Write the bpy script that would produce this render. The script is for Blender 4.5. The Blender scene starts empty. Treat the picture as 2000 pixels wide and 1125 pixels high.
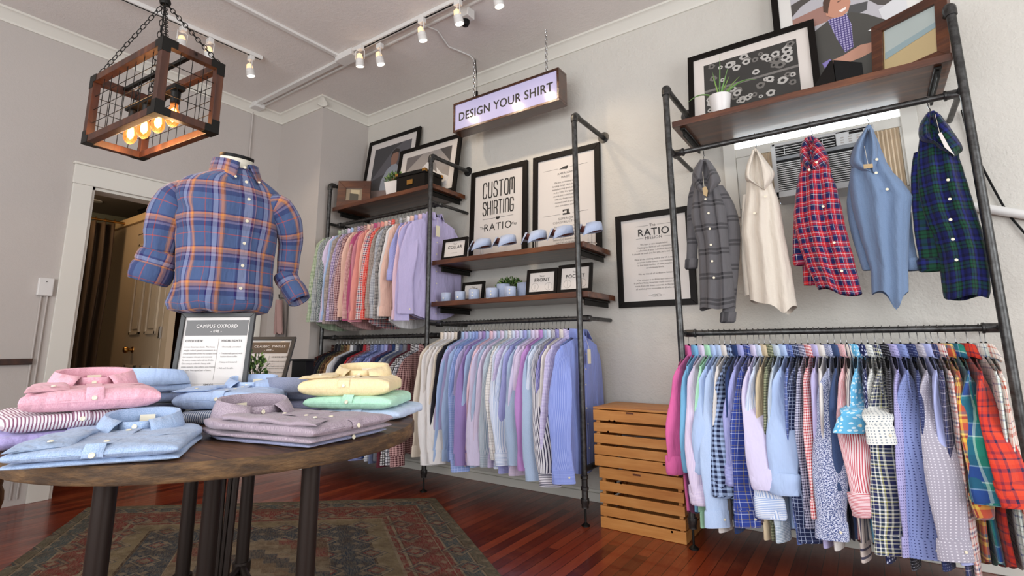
import bpy, math, random
from math import sin, cos, pi, radians, sqrt, atan2
from mathutils import Vector, Matrix
random.seed(7)
SC = bpy.context.scene
COL = SC.collection

# ------------------------------------------------------------------ camera
CAM_F, CAM_CX, CAM_CY = 999.1, 1000.0, 498.7          # pixels in the 2000 x 1125 frame
FW = Vector((-0.55632626, 0.81249401, 0.17422567))
RT = Vector((0.82452262, 0.56579958, -0.00576943))
UP = Vector((0.10326444, -0.14044332, 0.98468885))
CC = Vector((0, 0, 1.0))
cam = bpy.data.cameras.new('camera')
co = bpy.data.objects.new('camera', cam); COL.objects.link(co)
m = Matrix((RT, UP, -FW)).transposed().to_4x4(); m.translation = CC
co.matrix_world = m
cam.sensor_width = 36; cam.lens = CAM_F / 2000 * 36
cam.shift_y = (CAM_CY - 562.5) / 2000
cam.clip_start = 0.02
SC.camera = co

def ray(px, py): return FW + (px - CAM_CX) / CAM_F * RT - (py - CAM_CY) / CAM_F * UP
def at(px, py, ax, v):
    d = ray(px, py); i = 'xyz'.index(ax); t = (v - CC[i]) / d[i]; return CC + d * t
def dep(px, py, t): return CC + ray(px, py) * t

# ------------------------------------------------------------------ light
SC.view_settings.view_transform = 'Standard'; SC.view_settings.look = 'None'
SC.view_settings.exposure = -0.14; SC.view_settings.gamma = 1.0
w = bpy.data.worlds.new('world'); SC.world = w; w.use_nodes = True
w.node_tree.nodes['Background'].inputs[0].default_value = (0.75, 0.86, 1.0, 1)
w.node_tree.nodes['Background'].inputs[1].default_value = 1.0
def area(name, loc, direction, sx, sy, power, col):
    l = bpy.data.lights.new(name, 'AREA'); l.shape = 'RECTANGLE'; l.size = sx; l.size_y = sy
    l.energy = power; l.color = col
    o = bpy.data.objects.new(name, l); COL.objects.link(o); o.location = loc
    o.rotation_euler = Vector(direction).to_track_quat('-Z', 'Y').to_euler(); return o
area('daylight_storefront', (-0.9, -2.2, 1.6), (-0.1, 1, 0.24), 4.6, 2.1, 166, (0.97, 0.98, 1.0))
area('daylight_side_window', (2.55, 0.9, 1.6), (-1, 0.12, 0.12), 2.6, 2.0, 92, (0.96, 0.98, 1.0))
area('daylight_window_over_air_conditioner', (-0.145, 3.31, 2.30), (0, -1, -0.1), 0.86, 0.25, 7, (0.9, 0.97, 1.0))

# ------------------------------------------------------------------ helpers
def lin(c):
    if isinstance(c, str):
        c = [int(c[i:i + 2], 16) / 255 for i in (0, 2, 4)]
        return tuple((x / 12.92 if x <= .04045 else ((x + .055) / 1.055) ** 2.4) for x in c) + (1,)
    return tuple(c) + ((1,) if len(c) == 3 else ())

class MB:
    def __init__(s, org=(0, 0, 0)):
        s.v = []; s.f = []; s.uv = []; s.mi = []; s.org = Vector(org)
    def add(s, vs, fs, uvs=None, mi=0):
        b = len(s.v); s.v += [Vector(p) for p in vs]
        for k, f in enumerate(fs):
            s.f.append([b + i for i in f]); s.mi.append(mi)
            if uvs: s.uv.append(uvs[k])
            else:
                P = [Vector(vs[i]) for i in f]; n = (P[1] - P[0]).cross(P[2] - P[1])
                a = max(range(3), key=lambda i: abs(n[i]))
                s.uv.append([(p[(a + 1) % 3], p[(a + 2) % 3]) if a != 1 else (p[0], p[2]) for p in P])
        return s
    def box(s, c, d, M=None, mi=0):
        c = Vector(c); h = Vector(d) / 2
        vs = [Vector((x * h.x, y * h.y, z * h.z)) for x in (-1, 1) for y in (-1, 1) for z in (-1, 1)]
        if M is not None: vs = [M @ p for p in vs]
        vs = [p + c for p in vs]
        return s.add(vs, [(0, 1, 3, 2), (4, 6, 7, 5), (0, 4, 5, 1), (2, 3, 7, 6), (0, 2, 6, 4), (1, 5, 7, 3)], None, mi)
    def bx(s, a, b, mi=0):
        a = Vector(a); b = Vector(b); return s.box((a + b) / 2, [abs(q) for q in (b - a)], None, mi)
    def grid(s, P, UV=None, closed=False, flip=False, mi=0):
        R = len(P); K = len(P[0]); vs = [p for r in P for p in r]; fs = []; us = []
        for i in range(R - 1):
            for j in range(K if closed else K - 1):
                j2 = (j + 1) % K
                f = [i * K + j, i * K + j2, (i + 1) * K + j2, (i + 1) * K + j]
                if UV: u = [UV[i][j], UV[i][j + 1], UV[i + 1][j + 1], UV[i + 1][j]]
                else: u = [(j, i), (j + 1, i), (j + 1, i + 1), (j, i + 1)]
                if flip: f.reverse(); u.reverse()
                fs.append(f); us.append(u)
        return s.add(vs, fs, us, mi)
    def tube(s, path, r, n=10, caps=True, closed=False, mi=0, flat=None):
        path = [Vector(p) for p in path]; N = len(path)
        rs = r if isinstance(r, (list, tuple)) else [r] * N
        rows = []; uv = []; L = 0; prev = None
        for i, p in enumerate(path):
            a = path[(i - 1) % N] if (i or closed) else p; b = path[(i + 1) % N] if (i < N - 1 or closed) else p
            t = (b - a).normalized()
            if prev is None:
                ref = Vector((0, 0, 1)) if abs(t.z) < .9 else Vector((1, 0, 0)); x = t.cross(ref).normalized()
            else: x = (prev - t * prev.dot(t)).normalized()
            prev = x; y = t.cross(x)
            if i: L += (p - path[i - 1]).length
            rows.append([p + (x * cos(2 * pi * k / n) + y * sin(2 * pi * k / n) * (flat or 1)) * rs[i] for k in range(n)])
            uv.append([(2 * pi * k / n * rs[0], L) for k in range(n + 1)])
        if closed: rows.append(rows[0]); uv.append([(a, L) for a, _ in uv[0]])
        s.grid(rows, uv, True, mi=mi)
        if caps and not closed:
            s.add(rows[0], [tuple(range(n))[::-1]][:1], None, mi); s.add(rows[-1], [tuple(range(n))], None, mi)
        return s
    def lathe(s, prof, c, n=20, axis='z', mi=0):
        c = Vector(c); rows = []
        for rr, h in prof:
            row = []
            for k in range(n):
                a = 2 * pi * k / n; x, y = rr * cos(a), rr * sin(a)
                row.append(c + (Vector((x, y, h)) if axis == 'z' else Vector((x, -h, y)) if axis == 'y' else Vector((h, x, y))))
            rows.append(row)
        s.grid(rows, [[(k / n * .3, h) for k in range(n + 1)] for _, h in prof], True, mi=mi)
        if prof[0][0] > 1e-5: s.add(rows[0], [tuple(range(n))[::-1]], None, mi)
        if prof[-1][0] > 1e-5: s.add(rows[-1], [tuple(range(n))], None, mi)
        return s
    def prism(s, poly, o, ex, ey, th, mi=0):
        o = Vector(o); ex = Vector(ex); ey = Vector(ey); nz = ex.cross(ey).normalized() * th; n = len(poly)
        a = [o + ex * x + ey * y for x, y in poly]; b = [p + nz for p in a]
        s.add(a + b, [tuple(range(n))[::-1], tuple(range(n, 2 * n))] + [(i, (i + 1) % n, n + (i + 1) % n, n + i) for i in range(n)],
              [[poly[i] for i in range(n)][::-1], [poly[i] for i in range(n)]] + [[poly[i], poly[(i + 1) % n], poly[(i + 1) % n], poly[i]] for i in range(n)], mi)
        return s
    def build(s, name, mat, parent=None, smooth=True, ang=40, bevel=0, sub=0, solid=0):
        me = bpy.data.meshes.new(name)
        me.from_pydata([tuple(p - s.org) for p in s.v], [], s.f)
        ul = me.uv_layers.new(name='UVMap'); flat = []
        for u in s.uv:
            for a, b in u: flat += [a, b]
        ul.data.foreach_set('uv', flat)
        for mm in (mat if isinstance(mat, (list, tuple)) else [mat]): me.materials.append(mm)
        me.polygons.foreach_set('material_index', s.mi)
        if smooth:
            me.polygons.foreach_set('use_smooth', [True] * len(me.polygons))
            try: me.set_sharp_from_angle(angle=radians(ang))
            except Exception: pass
        me.update()
        o = bpy.data.objects.new(name, me); COL.objects.link(o)
        if parent: o.parent = parent
        if bevel:
            b = o.modifiers.new('b', 'BEVEL'); b.width = bevel; b.segments = 2; b.limit_method = 'ANGLE'; b.angle_limit = radians(50)
        if solid:
            b = o.modifiers.new('s', 'SOLIDIFY'); b.thickness = solid; b.offset = 0
        if sub:
            b = o.modifiers.new('u', 'SUBSURF'); b.levels = b.render_levels = sub
        return o

def tag(o, label, cat, group=None):
    o['label'] = label; o['category'] = cat
    if group: o['group'] = group
    return o
def thing(name, label, cat, loc=(0, 0, 0), rot=(0, 0, 0), group=None):
    o = bpy.data.objects.new(name, None); COL.objects.link(o); o.empty_display_size = .05
    o.location = loc; o.rotation_euler = rot
    return tag(o, label, cat, group)
def struct(o): o['kind'] = 'structure'; return o
def dup(root, loc=None, rot=None, label=None):
    def cp(o, par):
        c = o.copy(); COL.objects.link(c); c.parent = par
        for ch in [k for k in bpy.data.objects if k.parent == o]: cp(ch, c)
        return c
    r = cp(root, None)
    if loc is not None: r.location = loc
    if rot is not None: r.rotation_euler = rot
    if label: r['label'] = label
    return r

# ------------------------------------------------------------------ materials
def new_mat(name, color='808080', rough=.6, metal=0, spec=.5, coat=0):
    mt = bpy.data.materials.new(name); mt.use_nodes = True
    b = mt.node_tree.nodes['Principled BSDF']
    b.inputs['Base Color'].default_value = lin(color); b.inputs['Roughness'].default_value = rough
    b.inputs['Metallic'].default_value = metal; b.inputs['Specular IOR Level'].default_value = spec
    b.inputs['Coat Weight'].default_value = coat
    return mt
class NT:
    def __init__(s, mt): s.t = mt.node_tree; s.b = s.t.nodes['Principled BSDF']
    def n(s, typ, **kw):
        nd = s.t.nodes.new(typ)
        for k, v in kw.items():
            if k.startswith('i_'):
                key = k[2:]; key = int(key) if key.isdigit() else key.replace('_', ' ')
                nd.inputs[key].default_value = v
            else: setattr(nd, k, v)
        return nd
    def l(s, a, b): s.t.links.new(a, b)
    def math(s, op, a, b=None):
        nd = s.n('ShaderNodeMath', operation=op)
        for i, q in enumerate((a, b)):
            if q is None: continue
            if isinstance(q, (int, float)): nd.inputs[i].default_value = q
            else: s.l(q, nd.inputs[i])
        return nd.outputs[0]
    def mix(s, fac, a, b, mode='MIX'):
        nd = s.n('ShaderNodeMix', data_type='RGBA', blend_type=mode)
        for i, q in ((0, fac), (6, a), (7, b)):
            if isinstance(q, (int, float)): nd.inputs[i].default_value = q
            elif isinstance(q, (tuple, str)): nd.inputs[i].default_value = lin(q)
            else: s.l(q, nd.inputs[i])
        return nd.outputs[2]
    def ramp(s, fac, stops, interp='LINEAR'):
        nd = s.n('ShaderNodeValToRGB'); r = nd.color_ramp; r.interpolation = interp
        while len(r.elements) > 1: r.elements.remove(r.elements[-1])
        r.elements[0].position = stops[0][0]; r.elements[0].color = lin(stops[0][1])
        for p, c in stops[1:]:
            e = r.elements.new(p); e.color = lin(c)
        s.l(fac, nd.inputs[0]); return nd.outputs[0]
    def bump(s, h, dist=.002, st=1):
        nd = s.n('ShaderNodeBump', i_Strength=st, i_Distance=dist); s.l(h, nd.inputs['Height']); s.l(nd.outputs[0], s.b.inputs['Normal'])
    def coords(s, kind='Object', scale=(1, 1, 1), rot=(0, 0, 0)):
        t = s.n('ShaderNodeTexCoord'); mp = s.n('ShaderNodeMapping'); mp.inputs['Scale'].default_value = scale; mp.inputs['Rotation'].default_value = rot
        s.l(t.outputs[kind], mp.inputs[0]); return mp.outputs[0]
    def noise(s, vec, scale, detail=4, rough=.55):
        nd = s.n('ShaderNodeTexNoise', i_Scale=scale, i_Detail=detail, i_Roughness=rough); s.l(vec, nd.inputs['Vector']); return nd.outputs['Fac']

def plaster(name, c1, c2, bs=26, bd=.006):
    mt = new_mat(name, c1, .75, spec=.3); t = NT(mt); v = t.coords()
    f = t.noise(v, 1.3, 3); t.l(t.ramp(f, [(.3, c1), (.75, c2)]), t.b.inputs['Base Color'])
    a = t.noise(v, bs, 5, .6); b = t.noise(v, bs * 3.1, 3); t.bump(t.math('ADD', t.math('SMOOTH_MAX', a, .48), t.math('MULTIPLY', b, .3)), bd); return mt
M_WALL = plaster('wall_paint', 'cecac1', 'c7c3ba', 24, .009)
M_WALL_SHADED = plaster('wall_paint_smooth_shaded', 'bdb6b0', 'b8b1ab', 60, .002)  # same wall paint, smoother; the dimmer light there is put into its greyer colour
M_CEIL = plaster('ceiling_texture', 'e0dad5', 'd9d3ce', 45, .005)
M_TRIM = new_mat('trim_paint', 'd9d6cc', .45)
M_CREAM = new_mat('door_paint', 'b39d80', .5)

def wood(name, dark, mid, light, rough=.45, axis=0, coat=0, sc=1.0, bd=.0006):
    mt = new_mat(name, mid, rough, coat=coat); t = NT(mt)
    sv = [9 * sc] * 3; sv[axis] = .9 * sc
    v = t.coords('Object', tuple(sv)); f = t.noise(v, 2.2, 8, .62)
    v2 = t.coords('Object', tuple([2.5 * sc if i != axis else .6 * sc for i in range(3)])); g = t.noise(v2, 2, 2)
    c = t.ramp(f, [(.28, dark), (.5, mid), (.72, light)])
    t.l(t.mix(t.math('MULTIPLY', g, .55), c, dark, 'MIX'), t.b.inputs['Base Color']); t.bump(f, bd); return mt
M_SHELF = wood('stained_shelf_wood', '2c1509', '5a2e17', '8a5029', .35, 0, .3)
M_DARKWOOD = wood('dark_stained_wood', '1c0f09', '3b2013', '5c3520', .4, 0)
M_CAGEW = wood('lamp_frame_wood', '25140d', '4b2717', '6f4025', .5, 2)
M_PINE = wood('orange_pine', 'a8682c', 'c98b48', 'dba663', .5, 0)
M_PINEK = new_mat('pine_knot', '5e2f14', .6)
M_SIGNW = wood('glossy_walnut', '241208', '4f2a16', '7a4726', .25, 0, .6)

def table_wood():
    mt = new_mat('reclaimed_table_wood', '4a3222', .5); t = NT(mt)
    v = t.coords('Object', (1, 1, 1)); sp = t.n('ShaderNodeSeparateXYZ'); t.l(v, sp.inputs[0])
    pl = t.math('FLOOR', t.math('MULTIPLY', sp.outputs[1], 7.5)); wn = t.n('ShaderNodeTexWhiteNoise', noise_dimensions='1D'); t.l(pl, wn.inputs['W'])
    gv = t.coords('Object', (1.2, 9, 9)); f = t.noise(gv, 3, 8, .65)
    c = t.ramp(f, [(.25, '1d130e'), (.45, '47301f'), (.6, '6b4a30'), (.78, '96714a')])
    c = t.mix(t.math('MULTIPLY', wn.outputs[0], .45), c, '2c1c14')
    fr = t.math('FRACT', t.math('MULTIPLY', sp.outputs[1], 7.5)); gap = t.math('LESS_THAN', fr, .025)
    t.l(t.mix(gap, c, '120b08'), t.b.inputs['Base Color']); t.bump(f, .002); return mt
M_TABLE = table_wood()
def edge_wood():
    mt = new_mat('table_edge_wood', '6b4d30', .7); t = NT(mt)
    v = t.coords('Object', (3, 3, 14)); f = t.noise(v, 4, 8, .7); g = t.noise(t.coords('Object'), 3.5, 3)
    c = t.ramp(f, [(.25, '241a13'), (.45, '55402a'), (.6, '86643e'), (.8, 'b08c5c')])
    t.l(t.mix(g, c, '3a2a1d'), t.b.inputs['Base Color']); t.bump(f, .004); return mt
M_TEDGE = edge_wood()

def floor_mat():
    mt = new_mat('red_brown_plank_floor', '6b2312', .3, coat=.25); t = NT(mt)
    v = t.coords('Object'); sp = t.n('ShaderNodeSeparateXYZ'); t.l(v, sp.inputs[0])
    u = t.math('MULTIPLY', sp.outputs[0], 1 / .058); pl = t.math('FLOOR', u)
    wn = t.n('ShaderNodeTexWhiteNoise', noise_dimensions='1D'); t.l(pl, wn.inputs['W'])
    yy = t.math('ADD', t.math('MULTIPLY', sp.outputs[1], .9), t.math('MULTIPLY', wn.outputs[0], 7))
    wn2 = t.n('ShaderNodeTexWhiteNoise', noise_dimensions='2D'); cb = t.n('ShaderNodeCombineXYZ'); t.l(pl, cb.inputs[0]); t.l(t.math('FLOOR', yy), cb.inputs[1]); t.l(cb.outputs[0], wn2.inputs['Vector'])
    g = t.noise(t.coords('Object', (14, 1.2, 1)), 3, 7, .6)
    c = t.ramp(wn2.outputs[0], [(0, '5a1c0d'), (.5, '7c2c15'), (1, '984122')])
    c = t.mix(t.math('MULTIPLY', g, .55), c, '3c1209')
    worn = t.ramp(t.noise(t.coords('Object', (2, 2, 1)), 2.3, 8, .7), [(.52, '000000'), (.68, 'ffffff')])
    c = t.mix(t.math('MULTIPLY', worn, .35), c, 'a0522e')
    fr = t.math('FRACT', u); gap = t.math('LESS_THAN', fr, .05)
    t.l(t.mix(gap, c, '250b05'), t.b.inputs['Base Color'])
    t.l(t.math('ADD', t.math('MULTIPLY', g, .25), .2), t.b.inputs['Roughness']); t.bump(t.math('SUBTRACT', g, t.math('MULTIPLY', gap, 2)), .0008); return mt
M_FLOOR = floor_mat()

def rug_mat(Wd, Ln):
    mt = new_mat('worn_oriental_rug', '6a5a48', .95, spec=.1); t = NT(mt)
    tc = t.n('ShaderNodeTexCoord'); sp = t.n('ShaderNodeSeparateXYZ'); t.l(tc.outputs['UV'], sp.inputs[0]); x, y = sp.outputs[0], sp.outputs[1]
    d = t.math('MINIMUM', t.math('MINIMUM', x, t.math('SUBTRACT', Wd, x)), t.math('MINIMUM', y, t.math('SUBTRACT', Ln, y)))
    R, B, T_, K, G = '6e2c2a', '2c3842', '857660', '3b2d23', '595647'
    base = t.ramp(t.math('MULTIPLY', d, 1 / 1.2), [(0, G), (.045, K), (.05, T_), (.058, '3e4a4c'), (.125, T_), (.132, R), (.15, T_), (.156, R), (.29, K), (.295, T_), (.305, R), (.33, T_), (.34, '77694f'), (.42, K), (.43, B), (.60, T_), (.605, '6d5b47')], 'CONSTANT')
    # lattice motifs
    def tri(q, per): return t.math('ABSOLUTE', t.math('SUBTRACT', t.math('FRACT', t.math('MULTIPLY', q, 1 / per)), .5))
    dm = t.math('ADD', tri(x, .21), tri(y, .21))
    med = t.ramp(dm, [(0, T_), (.12, R), (.2, B), (.3, T_), (.36, B), (.5, base and '000000'), (1, '000000')], 'CONSTANT')
    mk = t.ramp(dm, [(0, 'ffffff'), (.4, '000000')], 'CONSTANT')
    c = t.mix(t.math('MULTIPLY', mk, .75), base, med)
    dm2 = t.math('ADD', tri(t.math('ADD', x, .03), .095), tri(y, .095))
    c = t.mix(t.math('MULTIPLY', t.math('LESS_THAN', dm2, .22), .7), c, T_)
    # big central medallion
    dx = t.math('ABSOLUTE', t.math('SUBTRACT', x, Wd / 2)); dy = t.math('ABSOLUTE', t.math('SUBTRACT', y, Ln / 2))
    st = t.math('FLOOR', t.math('MULTIPLY', t.math('ADD', t.math('SNAP', dx, .06), t.math('SNAP', dy, .06)), 9))
    wn = t.ramp(t.math('FRACT', t.math('MULTIPLY', st, .37)), [(0, '6d5b47'), (.3, B), (.55, R), (.7, T_), (.85, '4a3527')], 'CONSTANT')
    c = t.mix(t.math('MULTIPLY', t.math('GREATER_THAN', d, .73), .75), c, wn)
    nz = t.noise(t.coords('UV', (30, 5, 1)), 5, 6, .7); n2 = t.noise(t.coords('UV', (1, 1, 1)), 9, 8, .75); n3 = t.noise(t.coords('UV', (1, 1, 1)), 240, 2)
    c = t.mix(t.ramp(nz, [(.42, '000000'), (.60, 'cccccc')]), c, '7d6f5b'); c = t.mix(t.ramp(n2, [(.46, '000000'), (.64, 'cccccc')]), c, '453629')
    t.l(t.mix(t.math('MULTIPLY', n3, .3), c, '2a211a'), t.b.inputs['Base Color']); t.bump(n3, .003); return mt

M_PIPE = new_mat('gunmetal_pipe', '4a4a4a', .38, .75)
t_ = NT(M_PIPE); t_.l(t_.ramp(t_.noise(t_.coords(), 40, 4), [(.35, '3b3a39'), (.7, '5a5a59')]), t_.b.inputs['Base Color'])
M_BLACKM = new_mat('black_iron', '15130f', .5, .5)
M_LEG = new_mat('table_pipe_steel', '2b221d', .45, .6)
M_BLACK = new_mat('black_frame_lacquer', '130f0c', .5, spec=.15)
M_BLACKP = new_mat('black_plastic', '0b0a0a', .5, spec=.2)
M_CHROME = new_mat('chrome', 'b8b8b8', .2, 1)
M_BRASS = new_mat('brass', 'b98a4a', .3, 1)
M_WHITE = new_mat('white_plastic', 'd8d6d2', .45)
M_PAPER = new_mat('printed_paper', 'd2ccc6', .5, coat=.2)
M_INK = new_mat('printing_ink', '1d1a18', .6)
M_GREY = new_mat('grey_ink', '6f6a66', .7)
M_GREYL = new_mat('pale_grey_ink', 'a39e98', .7)
M_TAG = new_mat('hang_tag_card', 'd8d0b4', .7)
M_KRAFT = new_mat('kraft_tag_card', 'b39a72', .8)
M_BTN = new_mat('pearl_button', 'e6ddc4', .3)
M_MANN = new_mat('mannequin_cream', 'd9d3c0', .4)
M_POTW = new_mat('white_ceramic', 'dcd8d4', .35)
M_LEAF = new_mat('boxwood_leaf', '34521f', .5); M_LEAFL = new_mat('pale_leaf', '7d9a4a', .5)
def _leafvar(mt, a, b):
    t = NT(mt); t.l(t.ramp(t.noise(t.coords(), 60, 2), [(.3, a), (.7, b)]), t.b.inputs['Base Color'])
_leafvar(M_LEAF, '1f3a14', '4c7030'); _leafvar(M_LEAFL, '5f8a3c', '9fb866')
M_ALOE = new_mat('aloe_leaf', '6f9a55', .4)
M_SOIL = new_mat('potting_soil', '2a1d14', .9)
M_GLASSC = bpy.data.materials.new('clear_glass'); M_GLASSC.use_nodes = True
g_ = M_GLASSC.node_tree.nodes['Principled BSDF']; g_.inputs['Transmission Weight'].default_value = 1; g_.inputs['Roughness'].default_value = .05; g_.inputs['Base Color'].default_value = (1, 1, 1, 1); g_.inputs['IOR'].default_value = 1.15
def emis(name, col, st):
    mt = new_mat(name, col, .5); b = mt.node_tree.nodes['Principled BSDF']; b.inputs['Emission Color'].default_value = lin(col); b.inputs['Emission Strength'].default_value = st; return mt
M_BULB = emis('edison_bulb_glow', 'ff8a2c', 1.6); M_FIL = emis('bulb_filament', 'ffc070', 14)
b_ = M_BULB.node_tree.nodes['Principled BSDF']; b_.inputs['Transmission Weight'].default_value = .92; b_.inputs['Roughness'].default_value = .05; b_.inputs['IOR'].default_value = 1.1; b_.inputs['Base Color'].default_value = lin('ffc48a'); b_.inputs['Emission Strength'].default_value = .35
M_SPOTG = emis('spot_lamp_glow', 'fff0dc', 9); M_SIGNG = emis('sign_light_panel', 'd9cff2', .52); M_SIGNG.node_tree.nodes['Principled BSDF'].inputs['Base Color'].default_value = lin('8a86a0'); M_DOWNL = emis('downlight_glow', 'fff0dd', 12)
M_CURT = new_mat('brown_curtain', '4a3826', .8)

FAB = {}
def fabric(kind, *a, rough=.85):
    key = (kind,) + tuple(str(q) for q in a)
    if key in FAB: return FAB[key]
    mt = new_mat('fabric_' + kind, 'cccccc', rough, spec=.2); t = NT(mt); FAB[key] = mt
    mt.node_tree.nodes['Principled BSDF'].inputs['Sheen Weight'].default_value = .15
    tc = t.n('ShaderNodeTexCoord'); sp = t.n('ShaderNodeSeparateXYZ'); t.l(tc.outputs['UV'], sp.inputs[0]); u, v = sp.outputs[0], sp.outputs[1]
    def fr(q, per, off=0): return t.math('FRACT', t.math('ADD', t.math('MULTIPLY', q, 1 / per), off))
    if kind == 'plain': c = None; cc = a[0]
    elif kind == 'oxford': n = t.noise(t.coords('UV', (1, 1, 1)), 420, 2); c = t.ramp(n, [(.35, a[0]), (.65, a[1])])
    elif kind == 'stripe': c = t.mix(t.math('LESS_THAN', fr(u, a[2]), a[3] if len(a) > 3 else .45), a[0], a[1])
    elif kind == 'hstripe': c = t.mix(t.math('LESS_THAN', fr(v, a[2]), .45), a[0], a[1])
    elif kind == 'check': c = t.mix(.5, t.mix(t.math('LESS_THAN', fr(u, a[2]), .5), a[0], a[1]), t.mix(t.math('LESS_THAN', fr(v, a[2]), .5), a[0], a[1]))
    elif kind == 'grid': c = t.mix(t.math('MAXIMUM', t.math('LESS_THAN', fr(u, a[2]), a[3]), t.math('LESS_THAN', fr(v, a[2]), a[3])), a[0], a[1])
    elif kind == 'plaid':
        c = t.mix(.5, t.ramp(fr(u, a[1], a[3] if len(a) > 3 else 0), a[0], 'CONSTANT'), t.ramp(fr(v, a[1]), a[2] if len(a) > 2 and a[2] else a[0], 'CONSTANT'))
    elif kind in ('dots', 'floral'):
        vo = t.n('ShaderNodeTexVoronoi', voronoi_dimensions='2D', i_Scale=1 / a[2]); vo.inputs['Randomness'].default_value = 0 if kind == 'dots' else 1
        t.l(tc.outputs['UV'], vo.inputs['Vector']); c = t.mix(t.math('LESS_THAN', vo.outputs['Distance'], a[3]), a[0], a[1])
    if c is None: t.b.inputs['Base Color'].default_value = lin(cc)
    else: t.l(c, t.b.inputs['Base Color'])
    w1 = t.noise(t.coords('Object', (7, 7, 2.6)), 2.5, 3, .5); w2 = t.noise(t.coords('UV', (1, 1, 1)), 900, 1)
    t.bump(t.math('ADD', w1, t.math('MULTIPLY', w2, .010)), .020, .8); return mt

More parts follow.
